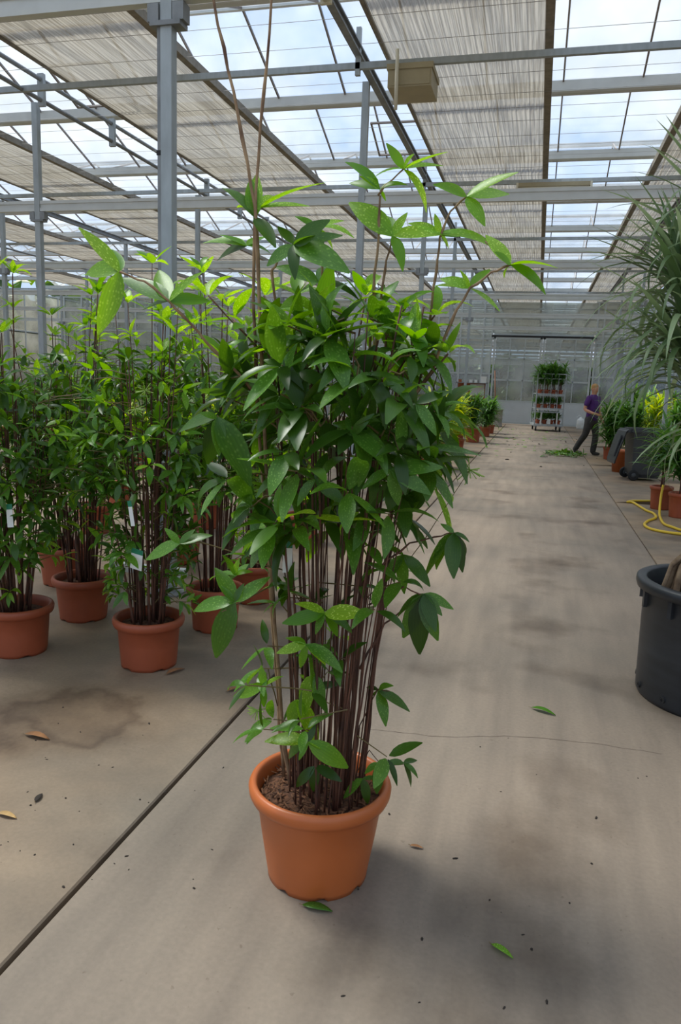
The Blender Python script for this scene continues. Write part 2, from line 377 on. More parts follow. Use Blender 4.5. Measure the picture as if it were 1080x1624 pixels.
ce = thing('ceiling', 'pitched glass greenhouse roof with white gutters and grey tie tubes', 'ceiling', kind='structure')
XL, XR = -26.0, 14.0
for Y in ROWS_Y + FAR_Y:
    b = MB(); b.box(XL, XR, Y - .035, Y + .035, 4.05, 4.10); b.box(XL, XR, Y - .02, Y + .02, 4.10, 4.16); b.box(XL, XR, Y - .035, Y + .035, 4.16, 4.205)
    b.build('cross_beam', M['alu'], ce)
for Y in [y - 0.82 for y in ROWS_Y[1:]] + FAR_Y:
    MB().box(XL, XR, Y - .03, Y + .03, 5.47, 5.545).build('tie_tube', M['steel'], ce)
for X in (-2.5, 2.6, -12.8):
    b = MB(); b.box(X - .045, X + .045, -2, 86, 5.62, 5.64).box(X - .012, X + .012, -2, 86, 5.64, 5.72).box(X - .045, X + .045, -2, 86, 5.72, 5.74)
    b.build('rail', M['steel_dark'], ce)
for X, z in ((-7.35, 5.78), (-7.35, 5.50), (-17.6, 5.6)):
    MB().tube([(X, -2, z), (X, 86, z)], 0.032, 8).build('rail', M['steel_dark'], ce)
for i in range(20):
    y = 4.6 + i * 1.9
    MB().box(-7.40, -7.30, y - .03, y + .03, 5.42, 5.86).build('hanger', M['steel'], ce)
for Y in (9.88, 15.58, 21.28):
    for X in (-2.5,): MB().box(X - .03, X + .03, Y - .03, Y + .03, 5.40, 5.95).build('hanger', M['steel'], ce)

GZ, RZ, GP = 5.92, 6.55, 3.4
GY = [12.4 + GP * k for k in range(-5, 23)]
for Y in GY:
    b = MB(); b.v = []; prof = [(-.11, .16), (-.09, .02), (-.05, 0), (.05, 0), (.09, .02), (.11, .16)]
    for x in (XL, XR):
        for (a, z) in prof: b.v.append((x, Y + a, GZ + z))
    n = len(prof); b.f = [(i, i + 1, n + i + 1, n + i) for i in range(n - 1)] + [(n - 1, 0, n, 2 * n - 1)]
    b.build('gutter', M['alu'], ce)
for Y in GY[:-1]:
    MB().box(XL, XR, Y + GP / 2 - .03, Y + GP / 2 + .03, RZ + .10, RZ + .18).build('ridge_bar', M['alu'], ce)
PX = [-25.3 + 1.1 * i for i in range(36)]
bars = {}
zg, zr = GZ + .16, RZ + .14
barm = None
sl = math.atan2(zr - zg, GP / 2 - .11)
Lp = math.hypot(zr - zg, GP / 2 - .11)
bar_me = MB().box(-.012, .012, 0, Lp, -.028, .012).mesh('glazing_bar', M['bar'])
pane_me = MB().box(.012, 1.088, 0.02, Lp - .02, -.002, .002).mesh('pane', M['glass'])
pf = MB(); bf = MB(); npane = 0
for k, Y in enumerate(GY[:-1]):
    for side in (0, 1):
        for x in PX:
            R = Matrix.Translation((x, Y + .11, zg)) @ Matrix.Rotation(sl, 4, 'X') if side == 0 else Matrix.Translation((x + 1.1, Y + GP - .11, zg)) @ Matrix.Rotation(math.pi, 4, 'Z') @ Matrix.Rotation(sl, 4, 'X')
            near = 3.8 < Y < 26 and -11.2 < x < 3.8
            if near:
                o = link('pane', pane_me, ce); o.matrix_local = R
                o = link('glazing_bar', bar_me, ce); o.matrix_local = R
                npane += 1
            else:
                pf.box(.012, 1.088, 0.02, Lp - .02, -.002, .002, R); bf.box(-.012, .012, 0, Lp, -.028, .012, R)
tag(pf.build('pane_field', M['glass'], ce), kind='stuff'); tag(bf.build('glazing_bar_field', M['bar'], ce), kind='stuff')
# some roof vents with their own frames
for (x, Y) in ((-3.3, 7.3), (-3.3, 14.2), (-7.7, 11.0), (-8.8, 7.4)):
    R = Matrix.Translation((x, Y, 6.50)) @ Matrix.Rotation(-sl, 4, 'X')
    b = MB()
    for q in ((0, 1.1, 0, .03), (0, 1.1, .87, .9), (0, .03, .03, .87), (1.07, 1.1, .03, .87)): b.box(q[0], q[1], q[2], q[3], -.32, -.29, R)
    b.build('vent_frame', M['bar'], ce)

# pleated shade screens pulled part of the way across
def screen(x0, x1, y0, y1, z, label, bar_side):
    s = thing('shade_screen', label, 'shade screen', (x0, y0, z), group='pleated shade screens')
    W = x1 - x0; n = int(W / 0.034); ys = []
    y = 0.0
    while y < y1 - y0: ys.append(y); y += 1.425
    ys.append(y1 - y0)
    rn = random.Random(int(x0 * 100) + 7); b = MB()
    off = [rn.uniform(-.006, .006) for _ in range(n + 1)]
    for j, yy in enumerate(ys):
        sag = -.02 if j % 2 else 0.0
        for i in range(n + 1):
            b.v.append((W * i / n + off[i] + rn.uniform(-.003, .003), yy, (0.012 if i % 2 else -0.012) + sag + off[i]))
    for j in range(len(ys) - 1):
        for i in range(n):
            a = j * (n + 1) + i; b.f.append((a, a + 1, a + n + 2, a + n + 1))
    b.build('cloth', M['cloth'], s)
    xb = W if bar_side > 0 else 0.0
    MB().box(xb - .05, xb + .05, 0, y1 - y0, -.06, .05).build('edge_bar', M['edge'], s)
    xo = 0.0 if bar_side > 0 else W
    MB().box(xo - .02, xo + .02, 0, y1 - y0, -.03, .03).build('edge_bar', M['edge'], s)
SZ = 5.77
screen(-2.22, -0.20, 3.2, 86, SZ, 'beige pleated shade screen over the path, above the tall potted dracaena', 1)
screen(-6.95, -4.86, 3.2, 86, SZ, 'beige pleated shade screen slanting across the upper left, beside the nearest thick column', 1)
screen(-11.9, -9.72, 3.2, 86, SZ, 'beige pleated shade screen, third from the path towards the left', 1)
screen(-17.0, -14.9, 3.2, 86, SZ, 'beige pleated shade screen, fourth from the path towards the left', 1)
screen(-22.3, -20.2, 3.2, 86, SZ, 'beige pleated shade screen farthest to the left near the side glass', 1)
screen(1.75, 4.4, 3.2, 86, SZ, 'beige pleated shade screen right of the path, above the slender-leaved dracaena', -1)
screen(6.6, 9.0, 3.2, 86, SZ, 'beige pleated shade screen farthest to the right, past the row of columns', -1)
# thin support wires across, under the screens
for i in range(34):
    y = 6.0 + i * 0.62
    MB().tube([(-24, y, 5.70 + .015 * (i % 3)), (13, y + .02, 5.70 + .015 * (i % 3))], 0.003, 4).build('support_wire', M['wire'], ce)

# ------------------------------------------------------------------ end wall and door
wb = thing('wall_back', 'glass end wall with pale grey mullions behind the trolley', 'wall', (0, WALL_Y, 0), kind='structure')
DL, DR, DH = -2.1, 2.15, 3.85
mx_ = [-24.0]
while mx_[-1] < 13: mx_.append(mx_[-1] + 1.02)
mx_ = [x for x in mx_ if x < DL - .25 or x > DR + .25] + [DL - .1, DR + .1]
for x in sorted(mx_):
    MB().box(x - .035, x + .035, -.04, .04, 0.0, 5.4).build('mullion', M['door'], wb)
xs = sorted(mx_)
for z in (0.03, 2.2, 3.75, 5.38):
    MB().box(-24.5, DL, -.03, .03, z - .03, z + .03).build('transom', M['door'], wb)
    MB().box(DR, 13.5, -.03, .03, z - .03, z + .03).build('transom', M['door'], wb)
MB().box(DL, DR, -.06, .06, DH, DH + .14).build('lintel', M['door'], wb)
for x0, x1 in zip(xs[:-1], xs[1:]):
    if x0 < 0 < x1:
        MB().box(x0 + .035, x1 - .035, -.003, .003, DH + .14, 5.35).build('pane', M['wall_glass'], wb); continue
    for z0, z1 in ((.06, 2.17), (2.23, 3.72), (3.78, 5.35)):
        MB().box(x0 + .035, x1 - .035, -.003, .003, z0, z1).build('pane', M['wall_glass'], wb)
MB().box(DL - .1, DR + .1, -.16, -.06, DH - .02, DH + .06).build('door_track', M['rubber'], wb)
dr = thing('door_1', 'wide pale double door with glazed upper part and solid lower panel', 'door', (0, WALL_Y - .12, 0), kind='structure')
mid = 0.5 * (DL + DR)
for (a, b_) in ((DL, mid - .02), (mid + .02, DR)):
    L_ = MB(); L_.box(a, a + .09, -.03, .03, .03, DH).box(b_ - .09, b_, -.03, .03, .03, DH).box(a, b_, -.03, .03, DH - .09, DH).box(a, b_, -.03, .03, .03, .10)
    leaf = L_.build('door_leaf', M['door'], dr)
    MB().box(a + .09, b_ - .09, -.02, .02, .10, 1.02).build('lower_panel', M['panel'], leaf)
    ww = (b_ - a - .18) / 3
    for z in (1.02, 1.95, 2.90): MB().box(a + .09, b_ - .09, -.025, .025, z - .035, z + .035).build('rail', M['door'], leaf)
    for i in (1, 2): MB().box(a + .09 + ww * i - .02, a + .09 + ww * i + .02, -.025, .025, 1.05, DH - .09).build('stile', M['door'], leaf)
    for i in range(3):
        for z0, z1 in ((1.055, 1.915), (1.985, 2.865), (2.935, DH - .09)):
            MB().box(a + .09 + ww * i + .02, a + .09 + ww * (i + 1) - .02, -.003, .003, z0, z1).build('pane', M['wall_glass'], leaf)
# side glass
def side_wall(name, X, label):
    w_ = thing(name, label, 'wall', (X, 0, 0), kind='structure')
    y = -8.0; ys = []
    while y < 88: ys.append(y); y += 2.85
    for y in ys: MB().box(-.035, .035, y - .035, y + .035, 0, 5.6).build('mullion', M['door'], w_)
    for z in (.5, 2.0, 3.6, 5.6): MB().box(-.03, .03, -8, 86, z - .03, z + .03).build('transom', M['door'], w_)
    for y0, y1 in zip(ys[:-1], ys[1:]):
        for z0, z1 in ((.53, 1.97), (2.03, 3.57), (3.63, 5.57)):
            MB().box(-.003, .003, y0 + .035, y1 - .035, z0, z1).build('pane', M['wall_glass'], w_)
    MB().box(-.05, .05, -8, 86, 0, .47).build('plinth', M['panel'], w_)
side_wall('wall_left', -26.2, 'glazed side wall far off on the left behind the plants')
side_wall('wall_right', 13.8, 'glazed side wall on the right behind the slender-leaved plant')

# ------------------------------------------------------------------ leaf shapes
def leaf_shape(droop, wr=0.34, fold=0.25, nseg=6, curl=0.0, strap=False, base_w=0.12):
    V = []; UV = []; Fc = []
    y = z = 0.0; ang = droop * 0.5; step = 1.0 / nseg
    for i in range(nseg + 1):
        t = i / nseg
        if strap: w = wr * 0.5 * (min(1, .45 + t * 2.2) if t < .25 else (1 - ((t - .25) / .75) ** 2.2)) + 1e-4
        else: w = wr * 0.5 * (math.sin(math.pi * min(1, (t * .93 + .04)) ** 0.82)) ** 0.9 + 1e-4
        if t == 0: w = wr * .06
        zf = w * fold
        for u, s in ((0.0, -1), (0.5, 0), (1.0, 1)):
            V.append((s * w + curl * t * t * .15, y, z + (abs(s) * zf)))
            UV.append((u, t))
        a = ang - droop * 1.5 * t
        y += step * math.cos(a); z += step * math.sin(a)
    for i in range(nseg):
        for j in (0, 1):
            a = i * 3 + j; Fc.append((a, a + 1, a + 4, a + 3))
    return V, Fc, UV
LEAF = [leaf_shape(d, w, f, 6, c) for d, w, f, c in ((.1, .32, .3, .2), (.3, .37, .22, -.3), (.5, .31, .28, .3), (.75, .30, .22, -.4), (1.0, .34, .3, .1), (.2, .38, .12, 0), (.6, .27, .5, .5))]
STRAP = [leaf_shape(d, .10, .25, 7, c, True) for d, c in ((.4, 0), (.8, .5), (1.2, -.4), (1.6, .2))]
SLIM = [leaf_shape(d, .058, .3, 9, c, True) for d, c in ((.25, .3), (.6, -.4), (1.0, .3), (1.4, 0), (1.8, .3), (2.2, -.3))]
_lm = {}
def leaf_mesh(setname, idx, mt):
    k = (setname, idx, mt)
    if k not in _lm:
        V, Fc, UV = {'L': LEAF, 'S': STRAP, 'M': SLIM}[setname][idx]
        b = MB(); b.v = list(V); b.f = list(Fc); b.uv = list(UV); _lm[k] = b.mesh('leaf', M[mt], True)
    return _lm[k]
def frame(base, d, up, scale):
    d = d.normalized(); x = d.cross(up)
    if x.length < 1e-4: x = d.orthogonal()
    x.normalize(); z = x.cross(d)
    m = Matrix((x, d, z)).transposed().to_4x4()
    return Matrix.Translation(base) @ m @ Matrix.Scale(scale, 4)

class Leaves:
    """collects leaf placements in world space; the ones that show largest become single parts"""
    def __init__(s): s.a = []
    def put(s, base, d, up, length, setname, idx, mt): s.a.append((frame(base, d, up, length), setname, idx, mt, length))
    def build(s, root, most, stuff_name='foliage'):
        inv = Matrix.Translation(-root.location)
        s.a.sort(key=lambda q: (q[0].translation - CAM).length / q[4])
        for m, sn, i, mt, _ in s.a[:most]:
            o = link('leaf', leaf_mesh(sn, i, mt), root); o.matrix_local = inv @ m
        rest = {}
        for m, sn, i, mt, _ in s.a[most:]:
            rest.setdefault(mt, MB())
            V, Fc, UV = {'L': LEAF, 'S': STRAP, 'M': SLIM}[sn][i]
            rest[mt].add(V, Fc, UV, inv @ m)
        for mt, b in rest.items(): tag(b.build(stuff_name, M[mt], root, True), kind='stuff')

# ------------------------------------------------------------------ pots
def pot(root, rb, rt, h, mt, soil=True, n=40, lip=0.026, notches=True):
    g = h - 0.055
    prof = [(rb * .99, 0.0), (rb, .018), (rb + (rt - lip - rb) * .55, g * .55), (rt - lip, g - .004), (rt - lip + .004, g), (rt - .006, g + .004), (rt, g + .018),
            (rt + .002, h - .018), (rt - .004, h - .005), (rt - .014, h), (rt - .024, h - .006), (rt - .030, h - .03), (rt - .036, g - .02), (rt - .045, g - .10)]
    nt = ([0], [i for i in range(n) if i % 8 in (3, 4)], .013) if notches else None
    b = MB(); b.lathe(prof, n, (0, 0, 0), nt)
    b.build('pot', M[mt], root, True)
    if soil:
        sb = MB(); rr = rt - .036; rn = random.Random(int(rb * 9999)); z0 = h - .055
        rings = [0.0, .25, .5, .75, 1.0]
        sb.v.append((0, 0, z0 + .015))
        for q in rings[1:]:
            for j in range(24):
                a = 2 * math.pi * j / 24; sb.v.append((rr * q * math.cos(a), rr * q * math.sin(a), z0 + (1 - q) * .018 + rn.uniform(-.006, .006)))
        for j in range(24): sb.f.append((0, 1 + j, 1 + (j + 1) % 24))
        for k in range(3):
            for j in range(24): sb.f.append((1 + k * 24 + j, 1 + (k + 1) * 24 + j, 1 + (k + 1) * 24 + (j + 1) % 24, 1 + k * 24 + (j + 1) % 24))
        sb.build('soil', M['soil'], root, True)
    return h - .05

def bez(p0, p1, p2, n):
    return [p0 * (1 - t) ** 2 + p1 * 2 * t * (1 - t) + p2 * t * t for t in [i / n for i in range(n + 1)]]
def jit(rn, a): return Vector((rn.uniform(-a, a), rn.uniform(-a, a), rn.uniform(-a, a)))

def star_flower(root, p, rn, r=.045):
    b = MB(); inv = p - root.location
    for i in range(16):
        d = Vector((rn.gauss(0, 1), rn.gauss(0, 1), rn.gauss(0, .7))).normalized()
        b.tube([(0, 0, 0), d * r * rn.uniform(.7, 1.1)], [.0012, .0018], 4)
    b.build('flower_cluster', M['flower'], root, False, inv)

def hang_tag(root, p, w, h, rn):
    t = MB().box(-w / 2, w / 2, -.001, .001, -h, 0).build('plant_tag', M['tagw'], root, False, p - root.location)
    MB().box(-w / 2, w / 2, -.0016, .0016, -h * .22, .002).build('tag_band', M['tagg'], t)
    t.rotation_euler = (rn.uniform(-.1, .1), rn.uniform(-.2, .2), rn.uniform(-.3, .6)); return t

def whorl(Lv, rn, c, axis, n, length, mt, spread=1.1, sets='L', idxs=(0, 1, 2, 3, 4, 5, 6), droopy=0.0):
    axis = axis.normalized(); ox = axis.orthogonal().normalized(); oy = axis.cross(ox); a0 = rn.uniform(0, 6.28)
    for i in range(n):
        a = a0 + 2 * math.pi * i / n + rn.uniform(-.4, .4); s = spread + rn.uniform(-.35, .35)
        d = axis * math.cos(s) + (ox * math.cos(a) + oy * math.sin(a)) * math.sin(s)
        d = d + Vector((0, 0, -droopy * rn.uniform(.3, 1.2)))
        up = Vector((rn.uniform(-.4, .4), rn.uniform(-.4, .4), 1)) + axis * .4
        Lv.put(c + d.normalized() * .008, d, up, length * rn.uniform(.75, 1.2), sets, rn.choice(idxs), mt)

# ------------------------------------------------------------------ bushy cane dracaena
def cane_plant(root, rn, zs, ncane, z_lo, z_hi, r_base, r_top, n_whorl, llen, Lv, n_low=10, tall=6, tall_h=.45, mt='leaf', young='leaf_young', lean=(0, 0), zmin_cane=None):
    o = root.location; canes = []
    for i in range(ncane):
        a = rn.uniform(0, 6.28); q = math.sqrt(rn.random())
        b0 = o + Vector((math.cos(a) * q * r_base, math.sin(a) * q * r_base, zs - .02))
        zt = rn.uniform(z_lo + (z_hi - z_lo) * .3, z_hi)
        if i < tall: zt = z_hi + rn.uniform(.3, 1.0) * tall_h
        rt = r_top * q * rn.uniform(.6, 1.0) * (1.15 if i < tall else 1)
        a2 = a + rn.uniform(-.35, .35)
        top = o + Vector((math.cos(a2) * rt + lean[0] * zt, math.sin(a2) * rt + lean[1] * zt, zt))
        mid_ = b0.lerp(top, .5) + Vector((rn.uniform(-.03, .03), rn.uniform(-.03, .03), 0)) - (top - b0) * .04 + Vector((math.cos(a), math.sin(a), 0)) * -.02
        path = bez(b0, mid_, top, 8); r0 = rn.uniform(.0045, .0085)
        MB().tube([p - o for p in path], [r0 * (1 - .6 * k / 8) for k in range(9)], 5).build('stem', M['cane'], root, True)
        canes.append(path)
        yg = young if (i < tall or rn.random() < .25) else mt
        whorl(Lv, rn, top, (path[-1] - path[-2]) + jit(rn, .05), rn.choice((4, 5, 6)), llen * (1.1 if i < tall else 1), yg, 1.05)
        if i < tall:
            whorl(Lv, rn, path[-2].lerp(path[-1], .3), (path[-1] - path[-2]) + jit(rn, .1), 3, llen, yg, 1.2)
            if rn.random() < .6:
                whorl(Lv, rn, path[-2] + jit(rn, .05), (path[-1] - path[-2]) + jit(rn, .1), 3, llen, yg, 1.2)
    tw = MB()
    for i in range(n_whorl):
        p = rn.choice(canes)
        z = rn.uniform(z_lo, z_hi) if i >= n_low else rn.uniform(zs + .1, z_lo)
        k = 0
        while k < len(p) - 2 and p[k + 1].z < z: k += 1
        f_ = max(0, min(1, (z - p[k].z) / max(1e-4, p[k + 1].z - p[k].z))); c0 = p[k].lerp(p[k + 1], f_)
        out = Vector((c0.x - o.x, c0.y - o.y, 0))
        if out.length < .02: out = Vector((rn.uniform(-1, 1), rn.uniform(-1, 1), 0))
        out = (out.normalized() + Vector((rn.uniform(-.8, .8), rn.uniform(-.8, .8), 0))).normalized()
        ln = rn.uniform(.04, .22) * (r_top / .3) if i >= n_low else rn.uniform(.05, .18)
        c1 = c0 + out * ln + Vector((0, 0, rn.uniform(-.02, .09)))
        tw.tube([c0 - o, c0.lerp(c1, .5) + Vector((0, 0, .012)) - o, c1 - o], [.0028, .0024, .002], 4)
        low = i < n_low
        whorl(Lv, rn, c1, out + Vector((0, 0, rn.uniform(-.1, .5))), rn.choice((3, 4, 4, 5)), llen * (rn.uniform(.7, .95) if low else rn.uniform(.8, 1.15)), young if rn.random() < (.5 if low else .14) else mt, 1.0, droopy=.35)
    tag(tw.build('twig', M['twig'], root), kind='stuff')
    return canes

# ------------------------------------------------------------------ the tall potted dracaena in front
MAIN = Vector((-.595, 2.205, 0))
rn = random.Random(11)
mp_ = thing('potted_dracaena', 'tall bushy cane dracaena with spotted leaves in a terracotta pot, alone on the path', 'potted plant', MAIN)
zs = pot(mp_, .168, .233, .332, 'terra', n=64)
Lv = Leaves()
ncane = 64; tops = []
o = MAIN; canes = []
for i in range(ncane):
    a = rn.uniform(0, 6.28); q = math.sqrt(rn.random())
    q = q ** .8; b0 = o + Vector((math.cos(a) * q * .125 + .022, math.sin(a) * q * .14, zs - .03))
    zt = rn.uniform(1.30, 1.86); rt = .30 * q * rn.uniform(.7, 1.05); a2 = a + rn.uniform(-.4, .4)
    top = o + Vector((math.cos(a2) * rt + .035, math.sin(a2) * rt, zt))
    mid_ = b0.lerp(top, .45) + Vector((math.cos(a) * -.02 + rn.uniform(-.02, .02), rn.uniform(-.02, .02), 0)); mid_ = mid_.lerp(Vector((b0.x, b0.y, mid_.z)), .55)
    path = bez(b0, mid_, top, 10); r0 = rn.choice((.0028, .0034, .004, .0045, .0055, .007))
    MB().tube([p - o + jit(rn, .004) for p in path], [r0 * (1 - .5 * k / 10) for k in range(11)], 6).build('stem', M['cane'], mp_, True)
    canes.append(path)
tw = MB()
for i in range(150):
    # leaf whorls filling the crown
    z = 1.13 + .68 * rn.random() ** .8
    prof_r = .335 * (1 - .55 * max(0, (z - 1.58) / .26) ** 1.5) * (1 - .25 * max(0, (1.32 - z) / .12))
    a = rn.uniform(0, 6.28); q = rn.random() ** .42
    c1 = o + Vector((math.cos(a) * prof_r * q + .015, math.sin(a) * prof_r * q, z))
    out = Vector((math.cos(a), math.sin(a), 0))
    p = min(canes, key=lambda P: min((w - c1).length for w in P[4:]) + rn.uniform(0, .08)); c0 = min(p[4:], key=lambda w: (w - c1).length + max(0, w.z - c1.z) * .6)
    tw.tube([c0 - o, c0.lerp(c1, .5) + Vector((0, 0, .015)) - o, c1 - o], [.003, .0026, .0022], 4)
    top_ = z > 1.72
    whorl(Lv, rn, c1, out * (1.0 if q > .5 else .5) + Vector((0, 0, rn.uniform(.1, .7))), rn.choice((3, 4, 4, 5)), rn.uniform(.115, .17), 'leaf_young' if rn.random() < (.40 if top_ else .10) else 'leaf', 1.05, droopy=.45 if not top_ else .15)

def shoot(pts, r0, mt='cane_pale', r1=None):
    P = [at_y(x, y, Y) for x, y, Y in pts]
    D = []
    for a, b_ in zip(P[:-1], P[1:]):
        for t in (0, .33, .66): D.append(a.lerp(b_, t) + jit(rn, .0025) - o)
    D.append(P[-1] - o)
    n_ = len(D) - 1
    rr = [r0 + ((r1 or r0 * .55) - r0) * k / n_ for k in range(n_ + 1)]
    rr = [r * (1.35 if k % 4 == 2 else 1) for k, r in enumerate(rr)]
    MB().tube(D, rr, 6).build('stem', M[mt], mp_, True)
def spray(cx, cy, Y, tips, young=True, face=.7):
    c = at_y(cx, cy, Y)
    for tp in tips:
        x, y = tp[0], tp[1]; dy = tp[2] if len(tp) > 2 else rn.uniform(-.05, .05)
        e = at_y(x, y, Y + dy); d = e - c
        tc_ = (CAM - c).normalized()
        up = Vector((0, 0, .75)) + tc_ * face * rn.uniform(.5, 1.2) + jit(rn, .3)
        yg = young if len(tp) < 4 else tp[3]
        Lv.put(c, d, up, d.length * 1.04, 'L', rn.choice((0, 1, 1, 2, 5)), 'leaf_young' if yg else 'leaf')
YM = 2.25
shoot([(575, 640, YM), (585, 580, YM), (592, 470, YM), (600, 370, YM), (603, 310, YM)], .0055)
shoot([(600, 310, YM), (612, 292, YM), (640, 268, YM)], .0035)
spray(602, 300, YM, [(548, 256), (556, 288), (575, 300), (612, 318), (645, 290), (572, 278)])
spray(640, 268, YM, [(614, 228), (708, 241), (592, 280), (680, 333), (700, 262, .08), (655, 246)])
shoot([(592, 600, YM), (600, 520, YM), (610, 430, YM), (622, 376, YM)], .0045)
spray(622, 374, YM, [(558, 318), (645, 338), (642, 427), (700, 372), (588, 350, .08), (606, 340, .1)])
shoot([(668, 600, 2.3), (680, 520, 2.3), (692, 430, 2.3), (697, 375, 2.3), (715, 335, 2.3), (740, 312, 2.3)], .0045)
spray(740, 312, 2.3, [(690, 290), (818, 273), (768, 356), (806, 306, .1)])
spray(697, 372, 2.3, [(650, 352), (690, 340), (668, 372, .05, False), (790, 390), (712, 395), (740, 372)])
shoot([(770, 383, 2.3), (800, 410, 2.3), (812, 421, 2.3)], .0025)
shoot([(650, 640, 2.2), (686, 585, 2.2), (715, 510, 2.2), (745, 457, 2.2), (778, 432, 2.2), (810, 420, 2.2)], .0050)
spray(810, 420, 2.2, [(770, 375, .05), (882, 422), (868, 462), (798, 440), (786, 400, -.05)])
spray(745, 457, 2.2, [(700, 440), (778, 428), (792, 492), (690, 452, .06), (730, 430)])
shoot([(420, 640, 2.15), (385, 600, 2.1), (340, 556, 2.02), (300, 512, 1.98), (268, 478, 1.95), (230, 447, 1.92), (190, 431, 1.9)], .0048)
spray(190, 431, 1.9, [(128, 362), (160, 528), (138, 428, .06), (176, 396, .08)], True, 1.4)
spray(268, 478, 1.95, [(318, 432), (196, 440, .05, False), (225, 492, .05, False), (330, 475, .12), (250, 430, .1), (300, 500, .1)], True, 1.0)
# two long bare canes that run up out of the picture, twisted together lower down
shoot([(462, 1262, 2.2), (447, 1150, 2.2), (430, 900, 2.18), (418, 640, 2.15), (412, 500, 2.12), (404, 330, 2.1), (385, 220, 2.1), (362, 110, 2.1), (338, 0, 2.1), (315, -110, 2.1)], .0065, 'cane_pale', .0035)
shoot([(452, 1250, 2.24), (440, 1100, 2.22), (428, 900, 2.2), (408, 640, 2.18), (402, 480, 2.13), (406, 300, 2.1), (418, 150, 2.1), (432, 0, 2.1), (443, -110, 2.1)], .0060, 'cane_pale', .0032)
spray(404, 345, 2.1, [(352, 296, 0, False), (398, 285), (405, 278, .05), (438, 390, -.06, False), (375, 325, .06)], True, 1.0)
spray(412, 330, 2.12, [(512, 288), (488, 326), (440, 310, .1)], True, .5)
spray(392, 390, 2.15, [(325, 382), (345, 410, .05, False), (350, 372), (430, 400, .05, False), (420, 375, .1)], True)
shoot([(450, 620, 2.15), (440, 520, 2.15), (432, 430, 2.12), (445, 405, 2.1), (466, 385, 2.08)], .0045)
spray(466, 388, 2.05, [(520, 350, -.05), (548, 432, -.05, False), (425, 420, -.06, False), (500, 372), (440, 360, .05, False), (470, 440, -.05, False), (540, 372, .05)], False, 1.0)
spray(500, 362, 2.15, [(470, 342), (562, 372), (545, 350), (508, 400, -.05, False), (530, 395)], True, .8)
shoot([(500, 620, 2.2), (508, 500, 2.2), (512, 420, 2.17), (510, 372, 2.15)], .004)
spray(505, 448, 2.2, [(440, 420), (555, 420, 0, False), (470, 470), (570, 470, 0, False), (520, 425, .1)], False)
shoot([(465, 640, 2.2), (468, 550, 2.2), (472, 470, 2.2)], .004)
spray(472, 468, 2.2, [(430, 450), (520, 460), (440, 500), (505, 505), (470, 430, .1)], True)
for (x, y, Y, n_, yg) in ((395, 520, 2.25, 5, True), (545, 505, 2.2, 5, True), (640, 490, 2.25, 5, True), (690, 500, 2.3, 5, True), (330, 470, 2.2, 4, True), (455, 520, 2.1, 5, True), (600, 540, 2.1, 5, True), (660, 540, 2.15, 5, True), (355, 570, 2.1, 5, True), (500, 560, 2.05, 5, False), (710, 560, 2.2, 5, True), (580, 470, 2.3, 5, True), (420, 470, 2.3, 4, True), (370, 505, 2.3, 4, True)):
    c = at_y(x, y, Y); whorl(Lv, rn, c, Vector((rn.uniform(-.3, .3), -.3, 1)), n_, .115, 'leaf_young' if yg else 'leaf', 1.15)
    shoot([(x, y, Y), ((x + 540) / 2, y + 110, 2.25)], .003, 'cane')
# leaves reaching out of the crown's left side
shoot([(400, 720, 2.15), (360, 680, 2.05), (345, 660, 2.0)], .003, 'twig')
spray(345, 662, 2.0, [(285, 680), (392, 768, -.03, False), (318, 655), (345, 720), (372, 700, 0, False), (330, 735, .04, False)], False, 1.1)
spray(395, 600, 2.1, [(330, 628), (345, 600), (440, 640, -.04, False), (380, 560)], False, 1.0)
spray(620, 745, 1.95, [(575, 772), (680, 785, 0, False), (632, 800), (700, 740, .05), (600, 720, .05)], False, 1.1)
spray(560, 690, 1.95, [(505, 705), (590, 655), (548, 660), (600, 705, 0, False)], False, 1.1)
spray(500, 760, 1.95, [(455, 740), (545, 800, 0, False), (470, 800, 0, False), (520, 720, .05, False)], False, 1.1)
spray(660, 640, 2.0, [(610, 655), (645, 700), (712, 620), (690, 690, 0, False), (640, 600)], False, 1.1)
spray(475, 590, 1.98, [(420, 570), (520, 610), (485, 640, 0, False), (455, 625)], False, 1.0)
spray(545, 828, 1.98, [(490, 818), (600, 826), (540, 850), (570, 812, .05)], True, .6)
# drooping side branch on the right
shoot([(600, 900, 2.15), (650, 862, 2.2), (690, 852, 2.2), (720, 845, 2.2)], .003, 'cane')
spray(720, 845, 2.2, [(745, 858, 0, False), (735, 905, 0, False), (690, 905, .05, False), (700, 830, 0, False), (672, 915, .05, False), (716, 915, -.05, False), (740, 880, .05, False)], False, .6)
shoot([(585, 960, 2.15), (640, 930, 2.2), (672, 945, 2.2), (690, 955, 2.2)], .003, 'cane')
spray(672, 942, 2.2, [(718, 964), (690, 1015), (640, 1010, 0, False), (655, 985, .05, False), (700, 975), (688, 1000, -.05), (630, 975, 0, False), (660, 1035, 0, False)], False, .6)
shoot([(570, 1060, 2.15), (610, 990, 2.2), (650, 960, 2.25)], .004, 'cane')
spray(640, 880, 2.2, [(610, 920, 0, False), (680, 930, 0, False), (640, 940, 0, False), (610, 865, 0, False)], False, .6)
